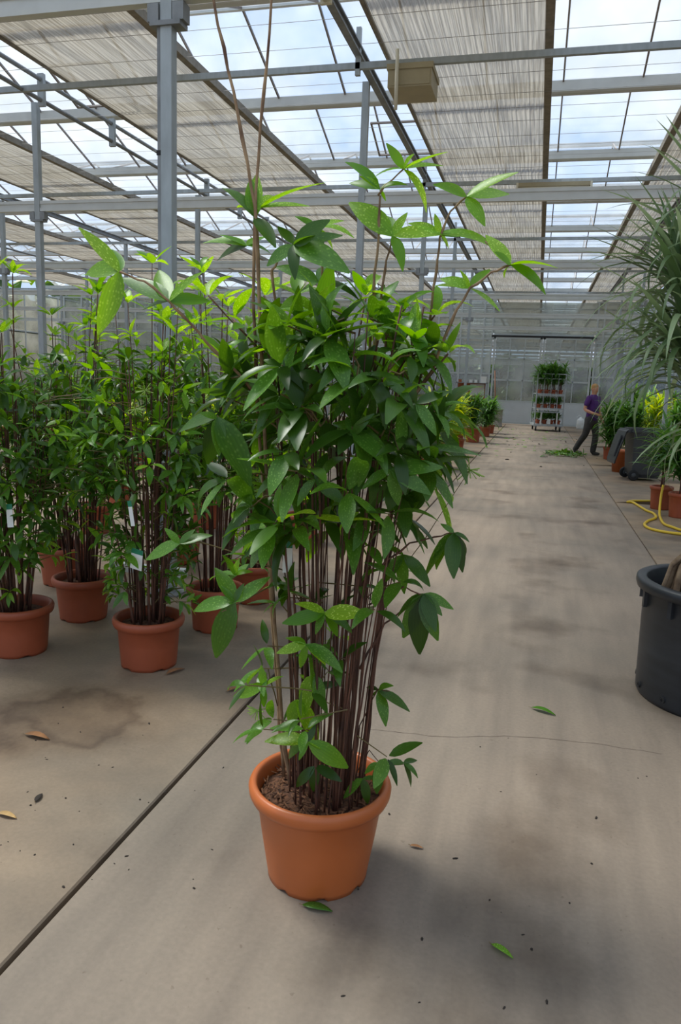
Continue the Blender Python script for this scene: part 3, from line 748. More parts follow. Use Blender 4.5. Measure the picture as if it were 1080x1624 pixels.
# lower side branches on the left
shoot([(430, 900, 2.15), (380, 880, 2.1), (320, 860, 2.05), (285, 862, 2.03)], .0024, 'twig')
spray(285, 862, 2.03, [(262, 838), (308, 840, .02), (232, 886), (300, 872, .03, False), (335, 850, .03)], False, 1.2)
shoot([(430, 930, 2.15), (390, 950, 2.05), (352, 970, 1.98)], .0024, 'twig')
spray(372, 955, 2.0, [(338, 1040), (305, 970), (385, 925), (350, 930), (425, 915, .05), (345, 900, .05)], False, 1.0)
spray(372, 912, 2.1, [(330, 918), (400, 905, 0, True), (378, 885, 0, True), (355, 880)], False, 1.0)
shoot([(440, 1120, 2.18), (425, 1060, 2.12), (420, 1090, 2.1)], .002, 'twig')
spray(418, 1088, 2.1, [(372, 1106), (414, 1056), (448, 1072), (420, 1122), (402, 1085)], True, .9)
# sprays standing in front of the canes
shoot([(500, 1100, 2.12), (512, 1020, 2.02), (515, 972, 1.98)], .003, 'cane')
spray(515, 972, 1.98, [(450, 990), (580, 974), (470, 955), (535, 1010), (500, 1005, 0, False), (560, 1000, .04, False)], True, .8)
spray(485, 1022, 2.0, [(440, 1035), (518, 1052), (545, 1062, 0, False), (478, 1060), (455, 1010)], True, .8)
spray(500, 1070, 2.05, [(478, 1132), (510, 1120, 0, False)], True, 1.2)
spray(470, 1110, 2.06, [(505, 1175), (460, 1150)], True, 1.2)
shoot([(480, 1250, 2.14), (485, 1210, 2.06), (488, 1176, 2.0)], .003, 'cane')
spray(488, 1176, 2.0, [(422, 1172), (550, 1220), (475, 1206), (520, 1190), (455, 1205, .04, False), (500, 1150, .03, False)], True, .8)
spray(500, 1215, 2.06, [(470, 1250, 0, False), (540, 1240, 0, False), (495, 1255)], False, .8)
shoot([(560, 1240, 2.15), (570, 1150, 2.2), (600, 1092, 2.2), (618, 1096, 2.2)], .0025, 'cane')
spray(600, 1095, 2.2, [(632, 1110), (612, 1150), (585, 1112, 0, False), (648, 1128), (622, 1085), (580, 1090)], False, .5)
shoot([(560, 1235, 2.2), (585, 1190, 2.18), (605, 1215, 2.15), (640, 1212, 2.13)], .0018, 'cane')
spray(600, 1210, 2.14, [(598, 1258, 0, False), (578, 1225, 0, False)], False, 1.0)
spray(640, 1210, 2.13, [(652, 1248, 0, False), (662, 1206), (612, 1208), (664, 1232, 0, False)], False, .6)
spray(575, 1235, 2.12, [(582, 1275, 0, False), (545, 1265, 0, False), (600, 1235, 0, False)], False, .8)
shoot([(640, 900, 2.25), (690, 830, 2.28), (745, 745, 2.3)], .0014, 'twig', .001)
star_flower(mp_, at_y(745, 745, 2.3), rn, .05); star_flower(mp_, at_y(408, 1126, 2.1), rn, .035); star_flower(mp_, at_y(505, 556, 2.0), rn, .045)
for i in range(30):
    p = rn.choice(canes); k = rn.randint(3, 6)
    c1 = p[k] + Vector((rn.uniform(-.14, .16), rn.uniform(-.14, .1), rn.uniform(0, .06)))
    tw.tube([p[k] - o, c1 - o], [.0025, .0018], 4)
    whorl(Lv, rn, c1, (c1 - p[k]) + Vector((0, 0, .05)), 3, .10, 'leaf', 1.0, droopy=.4)
tag(tw.build('twig', M['twig'], mp_), kind='stuff')
hang_tag(mp_, at_y(456, 858, 2.12), .03, .10, rn)
Lv.build(mp_, 300)
ch = MB()
for i in range(330):
    a = rn.uniform(0, 6.28); q = math.sqrt(rn.random()) * .195
    c = Vector((math.cos(a) * q, math.sin(a) * q, zs + .012)); d = Vector((rn.uniform(-1, 1), rn.uniform(-1, 1), rn.uniform(-.3, .4))).normalized() * rn.uniform(.005, .018)
    ch.tube([c - d, c + d], [rn.uniform(.0012, .004), rn.uniform(.0008, .003)], 4)
tag(ch.build('bark_chips', M['chip'], mp_), kind='stuff')

# ------------------------------------------------------------------ the same kind behind it on the left
def back_dracaena(loc, label, seed, rb, rt, h, z_lo, z_hi, n_whorl, ncane, most, tall=6, tall_h=.45, r_top=.30, llen=.10, n_low=12, tags=(), mt='leaf', low=None):
    root = thing('potted_dracaena', label, 'potted plant', loc, group='cane dracaenas standing left of the path')
    rn = random.Random(seed); zz = pot(root, rb, rt, h, 'terra2', n=40); Lv = Leaves()
    cs = cane_plant(root, rn, zz, ncane, z_lo, z_hi, rt * .5, r_top, n_whorl, llen, Lv, n_low, tall, tall_h, mt)
    for (x, y, Y, w, hh) in tags: hang_tag(root, at_y(x, y, Y), w, hh, rn)
    for k in range(3):
        p = rn.choice(cs); star_flower(root, p[6] + Vector((rn.uniform(-.15, .15), -.25, rn.uniform(-.2, .1))), rn, .05)
    Lv.build(root, most)
    return root
back_dracaena((-2.025, 3.67, 0), 'cane dracaena hung with white tags, its pot foremost of the group left of the path', 21, .155, .198, .285, .62, 1.72, 290, 36, 290, 8, .5, .27, .105, 46,
              ((205, 795, 3.40, .022, .13), (218, 872, 3.42, .07, .11)))
back_dracaena((-2.83, 3.60, 0), 'dense dark cane dracaena cut off by the left edge of the photo', 22, .158, .20, .285, .62, 1.62, 300, 36, 280, 7, .5, .36, .105, 26, ((14, 800, 3.3, .03, .12),))
back_dracaena((-2.84, 4.27, 0), 'cane dracaena with bare dark stems, between the edge plant and the tagged one', 23, .152, .198, .285, .82, 1.72, 240, 30, 250, 7, .5, .32, .105, 14)
back_dracaena((-1.935, 4.38, 0), 'cane dracaena right behind the big one, beside the foot of the thick column', 24, .145, .186, .285, .85, 1.78, 200, 30, 230, 6, .45, .28, .105, 12, ((315, 745, 4.1, .03, .07),))
back_dracaena((-1.93, 5.05, 0), 'cane dracaena whose pot peeks out right behind the column foot', 25, .145, .186, .285, .7, 1.7, 170, 24, 160, 5, .4, .27, .105, 14)
back_dracaena((-3.45, 4.95, 0), 'cane dracaena in the back of the group, its pot half hidden at the left', 26, .16, .21, .30, .8, 1.65, 160, 24, 120, 5, .5, .32, .105, 12)
back_dracaena((-2.95, 5.9, 0), 'cane dracaena standing farthest back in the group left of the path', 27, .16, .21, .30, .8, 1.7, 150, 22, 100, 5, .4, .32, .105, 8)

# ------------------------------------------------------------------ simpler leafy pot plants
def leafy(loc, label, name, mt, seed, h, r, n, sets='S', pot_r=.15, pot_h=.28, llen=.3, group=None, potmat='terra2', stems=4, cat='potted plant', up=.6, with_pot=True, blossoms=0, z_lo=.35):
    root = thing(name, label, cat, loc, group=group); rn = random.Random(seed)
    zz = pot(root, pot_r * .8, pot_r, pot_h, potmat, n=20, lip=.016, notches=False) if with_pot else 0
    b = MB(); src = {'L': LEAF, 'S': STRAP, 'M': SLIM}[sets]; o = Vector(loc)
    heads = []
    for i in range(stems):
        a = rn.uniform(0, 6.28); q = rn.uniform(.1, .6) * r
        tip = Vector((math.cos(a) * q, math.sin(a) * q, zz + (h - zz) * rn.uniform(.55, .85)))
        MB().tube(bez(Vector((math.cos(a) * .03, math.sin(a) * .03, zz - .02)), Vector((0, 0, (zz + tip.z) / 2)), tip, 4), .009, 5).build('stem', M['cane'], root, True)
        heads.append(tip)
    for i in range(n):
        t = rn.choice(heads); z = zz + (t.z - zz) * rn.uniform(z_lo, 1.0); base = Vector((t.x * z / t.z, t.y * z / t.z, z))
        a = rn.uniform(0, 6.28); e = rn.uniform(-.2, up + .5)
        d = Vector((math.cos(a) * math.cos(e), math.sin(a) * math.cos(e), math.sin(e)))
        V, Fc, UV = src[rn.randrange(len(src))]
        b.add(V, Fc, UV, frame(base, d, Vector((rn.uniform(-.2, .2), rn.uniform(-.2, .2), 1)), llen * rn.uniform(.7, 1.2) * (r / .4)))
    tag(b.build('foliage', M[mt], root, True), kind='stuff')
    for i in range(blossoms):
        a = rn.uniform(0, 6.28); p = Vector((math.cos(a) * r * .6, math.sin(a) * r * .6, h * rn.uniform(.7, 1.0)))
        MB().lathe([(0.001, -.03), (.02, -.01), (.035, .02), (.02, .03), (.001, .025)], 8).build('blossom', M['flowero'], root, True, p)
    return root

G1 = 'pot plants lining the left edge of the path'
def gp(x, y): p = at_z(x, y); return (p.x, p.y, 0)
leafy(gp(672, 742), 'pale green feathery pot plant, nearest visible in the row beside the path', 'potted_palm', 'palm', 31, 1.2, .62, 420, 'S', .2, .32, .36, G1, stems=7, z_lo=.08)
leafy(gp(640, 760), 'pale green pot plant half hidden behind the big plant', 'potted_palm', 'palm', 32, 1.25, .6, 340, 'S', .2, .32, .36, G1, stems=7, z_lo=.08)
leafy(gp(722, 716), 'bright yellow-green croton in the row left of the path', 'potted_croton', 'croton', 33, 1.45, .62, 460, 'S', .22, .32, .32, G1, stems=8, z_lo=.08)
leafy(gp(695, 722), 'yellow-green croton behind the feathery plants', 'potted_croton', 'croton', 34, 1.5, .6, 400, 'S', .22, .32, .32, G1, stems=8, z_lo=.08)
leafy(gp(749, 701), 'blue-green strap-leaved plant in a red pot, after the yellow croton', 'potted_strap_plant', 'palm_dark', 35, 1.5, .55, 420, 'S', .24, .42, .32, G1, stems=7, z_lo=.08)
leafy(gp(768, 692), 'low dark green pot plant near the end of the row before the drum', 'potted_palm', 'palm_dark', 36, 1.35, .6, 400, 'S', .2, .32, .32, G1, stems=7, z_lo=.08)
leafy(gp(775, 687), 'last low green pot plant of the row in front of the drum', 'potted_palm', 'palm_dark', 37, 1.15, .55, 320, 'S', .2, .3, .32, G1, stems=7, z_lo=.08)
leafy(gp(725, 697), 'yellow-green croton behind the strap-leaved plant', 'potted_croton', 'croton', 38, 1.5, .55, 300, 'S', .22, .36, .32, G1, stems=7, z_lo=.08)

G2 = 'pot plants standing right of the path'
leafy((1.95, 10.7, 0), 'dark strap-leaved plant whose plain brown pot stands nearest the hose', 'potted_strap_plant', 'palm_dark', 41, 1.2, .46, 200, 'S', .165, .33, .38, G2, stems=3)
leafy((1.80, 11.35, 0), 'dark strap-leaved plant in the pot just behind the one nearest the hose', 'potted_strap_plant', 'palm_dark', 42, 1.35, .46, 200, 'S', .16, .33, .38, G2, stems=3)
leafy((2.9, 11.3, 0), 'strap-leaved plant behind the hose pots at the right edge', 'potted_strap_plant', 'palm_dark', 43, 1.45, .5, 200, 'S', .18, .33, .4, G2)
tag(MB().lathe([(.15, 0), (.19, .40), (.205, .405), (.205, .45), (.19, .45), (.175, .40), (.14, .05), (.001, .05)], 24).build('plant_pot', M['terra'], None, True, (1.74, 16.3, 0)), 'empty tall terracotta pot tucked behind the wheelie bin', 'pot')
for i, (x, y, h, lb) in enumerate(((1.78, 19.2, 1.35, 'green strap-leaved pot plant nearest the worker'), (2.15, 18.4, 1.3, 'green strap-leaved pot plant between the worker and the bin'), (2.0, 20.6, 1.3, 'green strap-leaved pot plant hidden behind the worker'),
                                   (2.75, 19.4, 1.55, 'tall yellow-green strap plant in the second line behind the worker'), (3.2, 17.6, 1.5, 'strap plant behind the wheelie bin near the timber board'),
                                   (3.15, 23.0, 1.7, 'taller green plant at the back past the worker'), (3.6, 21.0, 1.7, 'bushy green plant far right behind the drooping leaves'), (4.2, 16.0, 1.5, 'bushy green plant at the right edge behind the bin'),
                                   (3.4, 14.2, 1.35, 'strap plant right of the bin beneath the drooping leaves'), (3.0, 26.0, 1.8, 'dark green plant close to the end glass on the right'))):
    leafy((x, y, 0), lb, 'potted_strap_plant', ('palm_dark', 'palm_dark', 'palm_dark', 'croton', 'palm_dark', 'palm', 'palm_dark', 'palm_dark', 'palm', 'palm_dark')[i], 50 + i, h * 1.08, .56, 420, 'S', .16, .30, .36, G2, stems=9, z_lo=.1)

# rows further off on the left
rn = random.Random(77); k = 0
G3 = 'yellow crotons in the field behind the left group'
side = ['first', 'second', 'third', 'fourth', 'fifth', 'sixth', 'seventh', 'eighth']
for r_, (Y, mt, h) in enumerate(((11.5, 'croton', 1.15), (14.5, 'croton', 1.25), (18.0, 'palm_dark', 1.5), (22.5, 'leaf_far', 1.75))):
    for c_ in range(8):
        x = -4.4 - c_ * 1.05 - r_ * 1.15 + rn.uniform(-.2, .2); yy = Y + rn.uniform(-.4, .4)
        for qx in ROWS_X:
            for qy in ROWS_Y:
                if abs(x - qx) < .8 and abs(yy - qy) < .8: yy = qy + .95
        leafy((x, yy, 0), f"{('yellow croton', 'yellow-green croton', 'dark green bush', 'tall dark green bush')[r_]}, {side[c_]} from the path in the {('nearest', 'second', 'third', 'farthest')[r_]} row of the left field",
              'potted_croton' if mt == 'croton' else 'potted_bush', mt, 100 + k, h * rn.uniform(.9, 1.1), .62, 200, 'S' if mt != 'leaf_far' else 'L', .2, .32, .30 if mt != 'leaf_far' else .16, G3 if mt == 'croton' else 'green bushes in the left field', stems=7); k += 1
for i, (x, y, h, fl_, lb) in enumerate(((-4.3, 6.7, .9, 3, 'low leafy pot plant with orange blossom behind the left group'), (-3.4, 7.4, .95, 2, 'leafy pot plant with orange blossom seen through the dark stems'), (-2.2, 7.1, .8, 3, 'small leafy pot plant with orange blossom behind the thick column'), (-4.9, 8.2, 1.0, 0, 'green leafy pot plant behind the left group, farthest out'), (-2.6, 8.8, .95, 0, 'green leafy pot plant behind the column and the big plant'))):
    leafy((x, y, 0), lb, 'potted_bush', 'leaf_far', 300 + i, h, .4, 150, 'L', .18, .3, .14, 'small pot plants behind the dracaena group', blossoms=fl_, stems=6)
# greenery outside and in the next compartment, behind the glass
OW = ['first', 'second', 'third', 'fourth', 'fifth', 'sixth', 'seventh', 'eighth', 'ninth', 'tenth', 'eleventh', 'twelfth', 'thirteenth', 'fourteenth', 'fifteenth', 'sixteenth']
for i in range(16):
    x = -23 + i * 2.35 + rn.uniform(-.4, .4)
    leafy((x, rn.uniform(39.5, 42), 0), f'dim leafy shrub behind the end glass, {OW[i]} counted from the left', 'shrub', 'leaf_far', 400 + i, rn.uniform(1.7, 2.7), 1.2, 420, 'L', .3, .3, .14, 'shrubs behind the end glass', with_pot=False, stems=8)
def hedge(x0, x1, y0, y1, h, label, seed, n):  # hedges added beyond the glass to darken the bright horizon behind it
    t = thing('hedge', label, 'hedge', ((x0 + x1) / 2, (y0 + y1) / 2, 0)); rn = random.Random(seed); b = MB(); w, d = (x1 - x0) / 2, (y1 - y0) / 2
    for i in range(n):
        z = rn.uniform(.05, h * (1 + .12 * math.sin(i * .37)))
        V, Fc, UV = leaf_shape(.4, .5, .25, 2)
        b.add(V, Fc, UV, frame(Vector((rn.uniform(-w, w), rn.uniform(-d, d), z)), Vector((rn.uniform(-1, 1), rn.uniform(-1, 1), rn.uniform(-.6, .6))), Vector((rn.uniform(-1, 1), rn.uniform(-1, 1), .6)), rn.uniform(.9, 1.7)))
    MB().box(-w + .5, w - .5, -d + .5, d - .5, 0, h * .86).build('sky_block_core', M['dark_trunk'], t)  # solid dark box added inside so no sky shines between the leaves
    tag(b.build('foliage', M['leaf_far'], t, True), kind='stuff')
    k = 0
    L_ = max(w, d)
    while k < 8:
        u = -L_ + L_ * 2 * (k + .5) / 8; p = (u, 0) if w > d else (0, u)
        MB().tube([(p[0], p[1], -.15), (p[0], p[1], h * .8)], [.12, .05], 7).build('stem', M['dark_trunk'], t); k += 1
hedge(-26.5, 15.5, 89.5, 92, 4.5, 'tall dark hedge added far behind the door to cover the bright sky', 601, 5200)
hedge(-31.5, -28.5, -10, 85, 6.5, 'tall dark hedge added outside the far left glass to cover the bright sky', 602, 5200)
hedge(17, 20, -6, 85, 6.5, 'tall dark hedge added outside the right glass to cover the bright sky', 603, 5200)
tr = thing('tree_trunk', 'dark upright trunk behind the end glass right of the door', 'tree trunk', at_z(962, 672))
tr.location = (3.35, 37.4, 0)
MB().tube([(0, 0, 0), (.05, 0, 1.5), (-.02, 0, 3.0), (.1, 0, 4.0)], [.38, .33, .34, .2], 12).build('bark', M['dark_trunk'], tr, True)

# ------------------------------------------------------------------ slender-leaved dracaena in the black tub
rn = random.Random(91)
BT = Vector((1.045, 4.24, 0))
bt = thing('potted_slender_dracaena', 'slender-leaved dracaena with gnarled trunk in a big black tub at the right edge', 'potted plant', BT)
H = .645
prof = [(.385, 0), (.395, .02), (.40, .3), (.405, H - .07), (.415, H - .06), (.44, H - .055), (.448, H - .03), (.446, H - .006), (.435, H), (.40, H), (.392, H - .01), (.388, H - .12), (.38, H - .2)]
MB().lathe(prof, 72).build('pot', M['black'], bt, True)
for i in range(12):
    a = i * math.pi / 6 + .2
    Rm = Matrix.Rotation(a, 4, 'Z')
    MB().box(.405, .425, -.012, .012, H - .15, H - .06, Rm).build('rib', M['black'], bt)
    hb = MB(); hm = Rm @ Matrix.Translation((.399, 0, .055)) @ Matrix.Rotation(math.pi / 2, 4, 'Y')
    hb.lathe([(.008, 0), (.008, .004), (.016, .004), (.016, -.004)], 12, m=hm); hb.build('drain_hole', M['rubber'], bt)
sb = MB(); sb.lathe([(.385, H - .10), (.25, H - .09), (.1, H - .07), (.001, H - .065)], 32); sb.build('soil', M['soil'], bt, True)
trk = MB()
tp = [Vector((-.20, -.05, H - .12)), Vector((-.17, -.05, H + .1)), Vector((-.13, -.05, H + .3)), Vector((-.22, -.10, H + .7)), Vector((-.30, -.14, 1.68))]
trk.tube(tp, [.05, .042, .04, .036, .034], 10)
for (dx, dy, r0) in ((-.33, -.04, .022), (-.29, -.12, .018), (-.18, -.17, .02), (-.09, -.15, .02), (-.27, .06, .018), (-.36, -.09, .012)):
    trk.tube([(dx, dy, H - .11), (dx * .9, dy * .8, H - .04), (dx * .7 - .04, dy * .6, H + .08), (-.14, -.06 + dy * .1, H + .26)], [r0 * .7, r0, r0, r0 * .8], 7)
trk.build('trunk', M['trunk'], bt, True)
t2 = MB(); t2.tube([(.10, .05, H - .1), (-.04, .03, 1.2), (-.20, -.02, 2.34)], [.05, .04, .03], 10); t2.build('trunk', M['trunk'], bt, True)
heads = [(Vector((-.30, -.14, 1.70)), 150, .60, 0), (Vector((-.20, -.02, 2.36)), 110, .62, 0), (Vector((-.36, -.16, 2.04)), 130, .58, 0), (Vector((-.08, -.22, 1.45)), 90, .56, 0)]
MB().tube([(-.02, .05, 1.3), (-.22, -.04, 1.7), (-.36, -.16, 2.04)], [.03, .026, .024], 8).build('trunk', M['trunk'], bt, True)
MB().tube([(.03, .04, 1.0), (.0, -.1, 1.25), (-.08, -.22, 1.45)], [.03, .026, .024], 8).build('trunk', M['trunk'], bt, True)
Lv = Leaves()
for hd, n, ln, sp in heads:
    for i in range(n):
        a = rn.uniform(0, 6.28); e = rn.uniform(-.55, 1.35)
        d = Vector((math.cos(a) * math.cos(e), math.sin(a) * math.cos(e), math.sin(e)))
        c = BT + hd + Vector((0, 0, rn.uniform(-.12, .08)))
        idx = 0 if e > 1.0 else (rn.choice((0, 1, 2)) if e > .5 else rn.choice((2, 3, 4, 5)))
        Lv.put(c + d * .02, d, Vector((rn.uniform(-.2, .2), rn.uniform(-.2, .2), 1)), ln * rn.uniform(.8, 1.15), 'M', idx, 'marg')
Lv.build(bt, 295)

# ------------------------------------------------------------------ hose, bin, prop, board
hp = [at_z(1012, 770, .55)] if 0 else []
def hz(x, y, z=.016): return at_z(x, y, z)
hpts = [at_y(1052, 769, 10.9), at_y(1048, 790, 10.85), hz(1046, 818), hz(1052, 830), hz(1066, 836), hz(1090, 843), hz(1150, 850), hz(1180, 857), hz(1120, 850), hz(1079, 847), hz(1050, 843), hz(1030, 838), hz(1022, 832), hz(1028, 826), hz(1040, 821), hz(1036, 814), hz(1026, 810), hz(1014, 803), hz(1004, 797), hz(995, 796), hz(1003, 794.5), hz(1022, 794.5), hz(1046, 794)]
def smooth(P, n=5):
    out = []
    for i in range(len(P) - 1):
        p0, p1, p2, p3 = P[max(0, i - 1)], P[i], P[i + 1], P[min(len(P) - 1, i + 2)]
        for k in range(n):
            t = k / n
            out.append(.5 * ((2 * p1) + (p2 - p0) * t + (2 * p0 - 5 * p1 + 4 * p2 - p3) * t * t + (3 * p1 - p0 - 3 * p2 + p3) * t ** 3))
    out.append(P[-1]); return out
hs = smooth(hpts)
for p in hs: p.z = max(p.z, .017)
tag(MB().tube(hs, .017, 8).build('garden_hose', M['hose'], None, True), 'yellow garden hose looped on the floor beside the brown pots', 'hose')

bn = thing('wheelie_bin', 'dark grey wheelie bin with its lid hanging open, right of the path', 'bin', (2.02, 15.1, 0), .16)
# local +x is the bin's front, the hinge and wheels are at -x
b = MB()
def ring(z, x0, x1, w): return [(x0, -w, z), (x1, -w, z), (x1, w, z), (x0, w, z)]
R_ = [ring(.05, -.22, .22, .21), ring(.12, -.26, .25, .24), ring(.86, -.30, .36, .30), ring(.93, -.32, .38, .315), ring(.96, -.32, .38, .315), ring(.955, -.28, .34, .28), ring(.15, -.23, .22, .21)]
for q in R_: b.v += q
for i in range(len(R_) - 1):
    for j in range(4): b.f.append((i * 4 + j, i * 4 + (j + 1) % 4, (i + 1) * 4 + (j + 1) % 4, (i + 1) * 4 + j))
b.f += [(3, 2, 1, 0), (24, 25, 26, 27)]
b.build('body', M['binp'], bn)
MB().box(-.34, .40, -.33, .33, .90, .925).build('rim', M['binp'], bn)
for y in (-.2, 0, .2): MB().box(-.40, -.30, y - .03, y + .03, .88, .95).build('hinge', M['binp'], bn)
MB().tube([(-.40, -.30, .93), (-.40, .30, .93)], .018, 8).build('handle', M['binp'], bn)
Rl = Matrix.Translation((-.41, 0, .93)) @ Matrix.Rotation(math.radians(14), 4, 'Y')
lb = MB()
lb.v = []
for (z, w, dx) in ((0, .29, 0), (-.03, .30, -.03), (-.60, .29, -.05), (-.66, .25, -.03)):
    for s in (-1, 1): lb.v.append(tuple(Rl @ Vector((dx, s * w, z))))
for (z, w, dx) in ((0, .27, .03), (-.03, .27, -.005), (-.60, .26, -.02), (-.64, .22, .0)):
    for s in (-1, 1): lb.v.append(tuple(Rl @ Vector((dx, s * w, z))))
lb.f = [(0, 1, 3, 2), (2, 3, 5, 4), (4, 5, 7, 6), (8, 10, 11, 9), (10, 12, 13, 11), (12, 14, 15, 13), (0, 2, 10, 8), (2, 4, 12, 10), (4, 6, 14, 12), (1, 9, 11, 3), (3, 11, 13, 5), (5, 13, 15, 7), (6, 7, 15, 14), (0, 8, 9, 1)]
lid = lb.build('lid', M['binp'], bn)
MB().box(-.075, -.05, -.2, .2, -.52, -.12, Rl).build('lid_panel', M['binp'], lid)
for s in (-1, 1):
    wm = Matrix.Translation((-.24, s * .285, .10)) @ Matrix.Rotation(math.pi / 2, 4, 'X')
    w_ = MB().lathe([(.02, -.028), (.07, -.028), (.092, -.026), (.10, -.015), (.10, .015), (.092, .026), (.07, .028), (.02, .028)], 24, m=wm).build('wheel', M['rubber'], bn, True)
    MB().lathe([(.001, -.034), (.045, -.034), (.05, 0), (.045, .034), (.001, .034)], 16, m=wm).build('hub', M['binp'], w_, True)
MB().tube([(-.24, -.28, .10), (-.24, .28, .10)], .012, 8).build('axle', M['steel_dark'], bn)
tag(MB().box(2.2, 3.6, 17.9, 18.0, 0, .09).build('timber_board', M['wood']), 'reddish timber board lying on the floor beside the white columns', 'board')

tag(MB().box(-3.3, -2.66, 5.40, 5.46, 0, .07).build('floor_rail', M['white']), 'low white rail on the floor at the foot of the nearest column', 'rail')
# ------------------------------------------------------------------ trolley with pots
ct = thing('plant_trolley', 'galvanised trolley loaded with potted plants in front of the double door', 'trolley', (.40, 31.0, 0), .12)
W2, D2, TH = .56, .62, 2.2
MB().box(-W2, W2, -D2, D2, .20, .28).build('deck', M['steel'], ct)
for sx in (-1, 1):
    for sy in (-1, 1):
        MB().tube([(sx * (W2 - .03), sy * (D2 - .03), .28), (sx * (W2 - .03), sy * (D2 - .03), TH)], .026, 8).build('upright', M['steel'], ct)
        f_ = MB().box(sx * .46 - .04, sx * .46 + .04, sy * .5 - .05, sy * .5 + .05, .14, .20).build('castor', M['steel_dark'], ct)
        MB().lathe([(.02, -.025), (.075, -.025), (.08, 0), (.075, .025), (.02, .025)], 16, m=Matrix.Translation((sx * .46, sy * .5, .08)) @ Matrix.Rotation(math.pi / 2, 4, 'Y')).build('wheel', M['rubber'], f_, True)
for sy in (-1, 1):
    for z in (TH, 2.02, 1.38, .88, .74): MB().tube([(-W2 + .03, sy * (D2 - .03), z), (W2 - .03, sy * (D2 - .03), z)], .02, 6).build('cross_bar', M['steel'], ct)
    for i in (1, 2, 3): MB().tube([(-W2 + .03 + i * (2 * W2 - .06) / 4, sy * (D2 - .03), .90), (-W2 + .03 + i * (2 * W2 - .06) / 4, sy * (D2 - .03), TH)], .013, 6).build('vertical_bar', M['steel'], ct)
for s in (-1, 1): MB().tube([(s * .3, -D2 - .02, .25), (s * .3, -D2 - .02, .72)], .03, 6).build('tow_post', M['alu'], ct)
MB().box(-.06, .06, -D2 - .08, -D2, .28, .48).build('tow_hitch', M['alu'], ct)
for z in (.86, 1.42): MB().box(-W2 + .03, W2 - .03, -D2 + .04, D2 - .04, z, z + .03).build('shelf', M['steel'], ct)
cm = Matrix.Translation((.40, 31.0, 0)) @ Matrix.Rotation(.12, 4, 'Z')
lvl = ((.281, 'bottom deck', .42, 'palm_dark', .30), (.891, 'middle shelf', .38, 'palm_dark', .30), (1.451, 'top shelf', 1.15, 'palm_dark', .36))
sd = 500
for z, nm, hh, mt, ll in lvl:
    for i in range(4):
        for j in (0, 1):
            p = cm @ Vector((-.39 + .26 * i, -.40 + .62 * j, z))
            leafy(tuple(p), f"{('first', 'second', 'third', 'fourth')[i]} plant from the left in the {('front', 'back')[j]} line on the trolley's {nm}", 'young_pot_plant', mt, sd, hh * 1.05, .42 if nm == 'top shelf' else .30, 190 if nm == 'top shelf' else 110, 'S' if mt != 'leaf_far' else 'L', .09, .15, ll * 1.15, 'plants on the trolley', 'terra2', stems=4, z_lo=.3); sd += 1

# ------------------------------------------------------------------ tool rack, drum, shovel, can
rk = thing('tool_rack', 'steel rack with a rusty board and papers, left of the double door', 'rack', (-2.75, 32.6, 0))
for sx in (-.62, .62):
    for sy in (-.25, .25): MB().box(sx - .03, sx + .03, sy - .03, sy + .03, 0, 1.78).build('upright', M['steel'], rk)
for z in (.35, 1.02, 1.75): MB().box(-.65, .65, -.28, .28, z, z + .03).build('shelf', M['steel_dark'], rk)
MB().box(-.6, .6, .18, .21, 1.05, 1.75).build('back_panel', M['rust'], rk)
MB().box(-.08, .52, .165, .18, 1.25, 1.72).build('notice_sheet', M['paper'], rk)
MB().box(-.65, .65, .2, .22, .38, 1.02).build('lower_back_panel', M['steel_dark'], rk)
for i, (x, w, h, m_, lb_) in enumerate(((-.5, .12, .12, 'rust', 'brown tin at the left end on top of the tool rack'), (-.28, .10, .13, 'paper', 'small white box next to the brown tin on the tool rack'), (-.05, .12, .12, 'paper', 'white box in the middle on top of the tool rack'), (.16, .10, .12, 'paper', 'white box right of the middle on top of the tool rack'), (.48, .22, .26, 'paper', 'larger white carton at the right end on top of the tool rack'))):
    bxo = thing('storage_box', lb_, 'box', (-2.75 + x, 32.55, 1.781), group='boxes on the tool rack')
    MB().box(-w / 2, w / 2, -.08, .08, 0, h * .8).build('carton', M[m_], bxo); MB().box(-w / 2 - .006, w / 2 + .006, -.086, .086, h * .8, h).build('lid', M[m_], bxo)
dm = thing('drum', 'grey open drum standing left of the double door', 'drum', (-1.62, 32.2, 0))
MB().lathe([(.26, 0), (.27, .03), (.25, .06), (.25, .30), (.265, .33), (.25, .36), (.25, .66), (.27, .68), (.27, .72), (.24, .72), (.235, .1), (.001, .08)], 28).build('shell', M['concrete_barrel'], dm, True)
shv = thing('shovel', 'long wooden-handled shovel leaning upright in the grey drum', 'shovel', (-1.62, 32.2, 0))
MB().tube([(0.05, 0, .35), (-.10, .02, 1.2), (-.19, .04, 2.3)], [.022, .022, .02], 8).build('handle', M['wood'], shv, True)
MB().box(-.10, .10, -.006, .006, .09, .38, Matrix.Translation((.04, 0, 0))).build('blade', M['steel_dark'], shv)
cn = thing('watering_can', 'pale plastic can on the floor at the right end of the double door', 'can', (1.83, 33.6, 0))
MB().lathe([(.14, 0), (.15, .02), (.15, .34), (.12, .42), (.05, .46), (.05, .50), (.001, .50)], 18).build('body', M['white'], cn, True)
MB().tube([(-.1, 0, .40), (-.16, 0, .5), (-.05, 0, .58), (.05, 0, .5)], .014, 6).build('handle', M['white'], cn, True)
MB().tube([(.12, 0, .12), (.28, 0, .45)], [.03, .018], 8).build('spout', M['white'], cn, True)

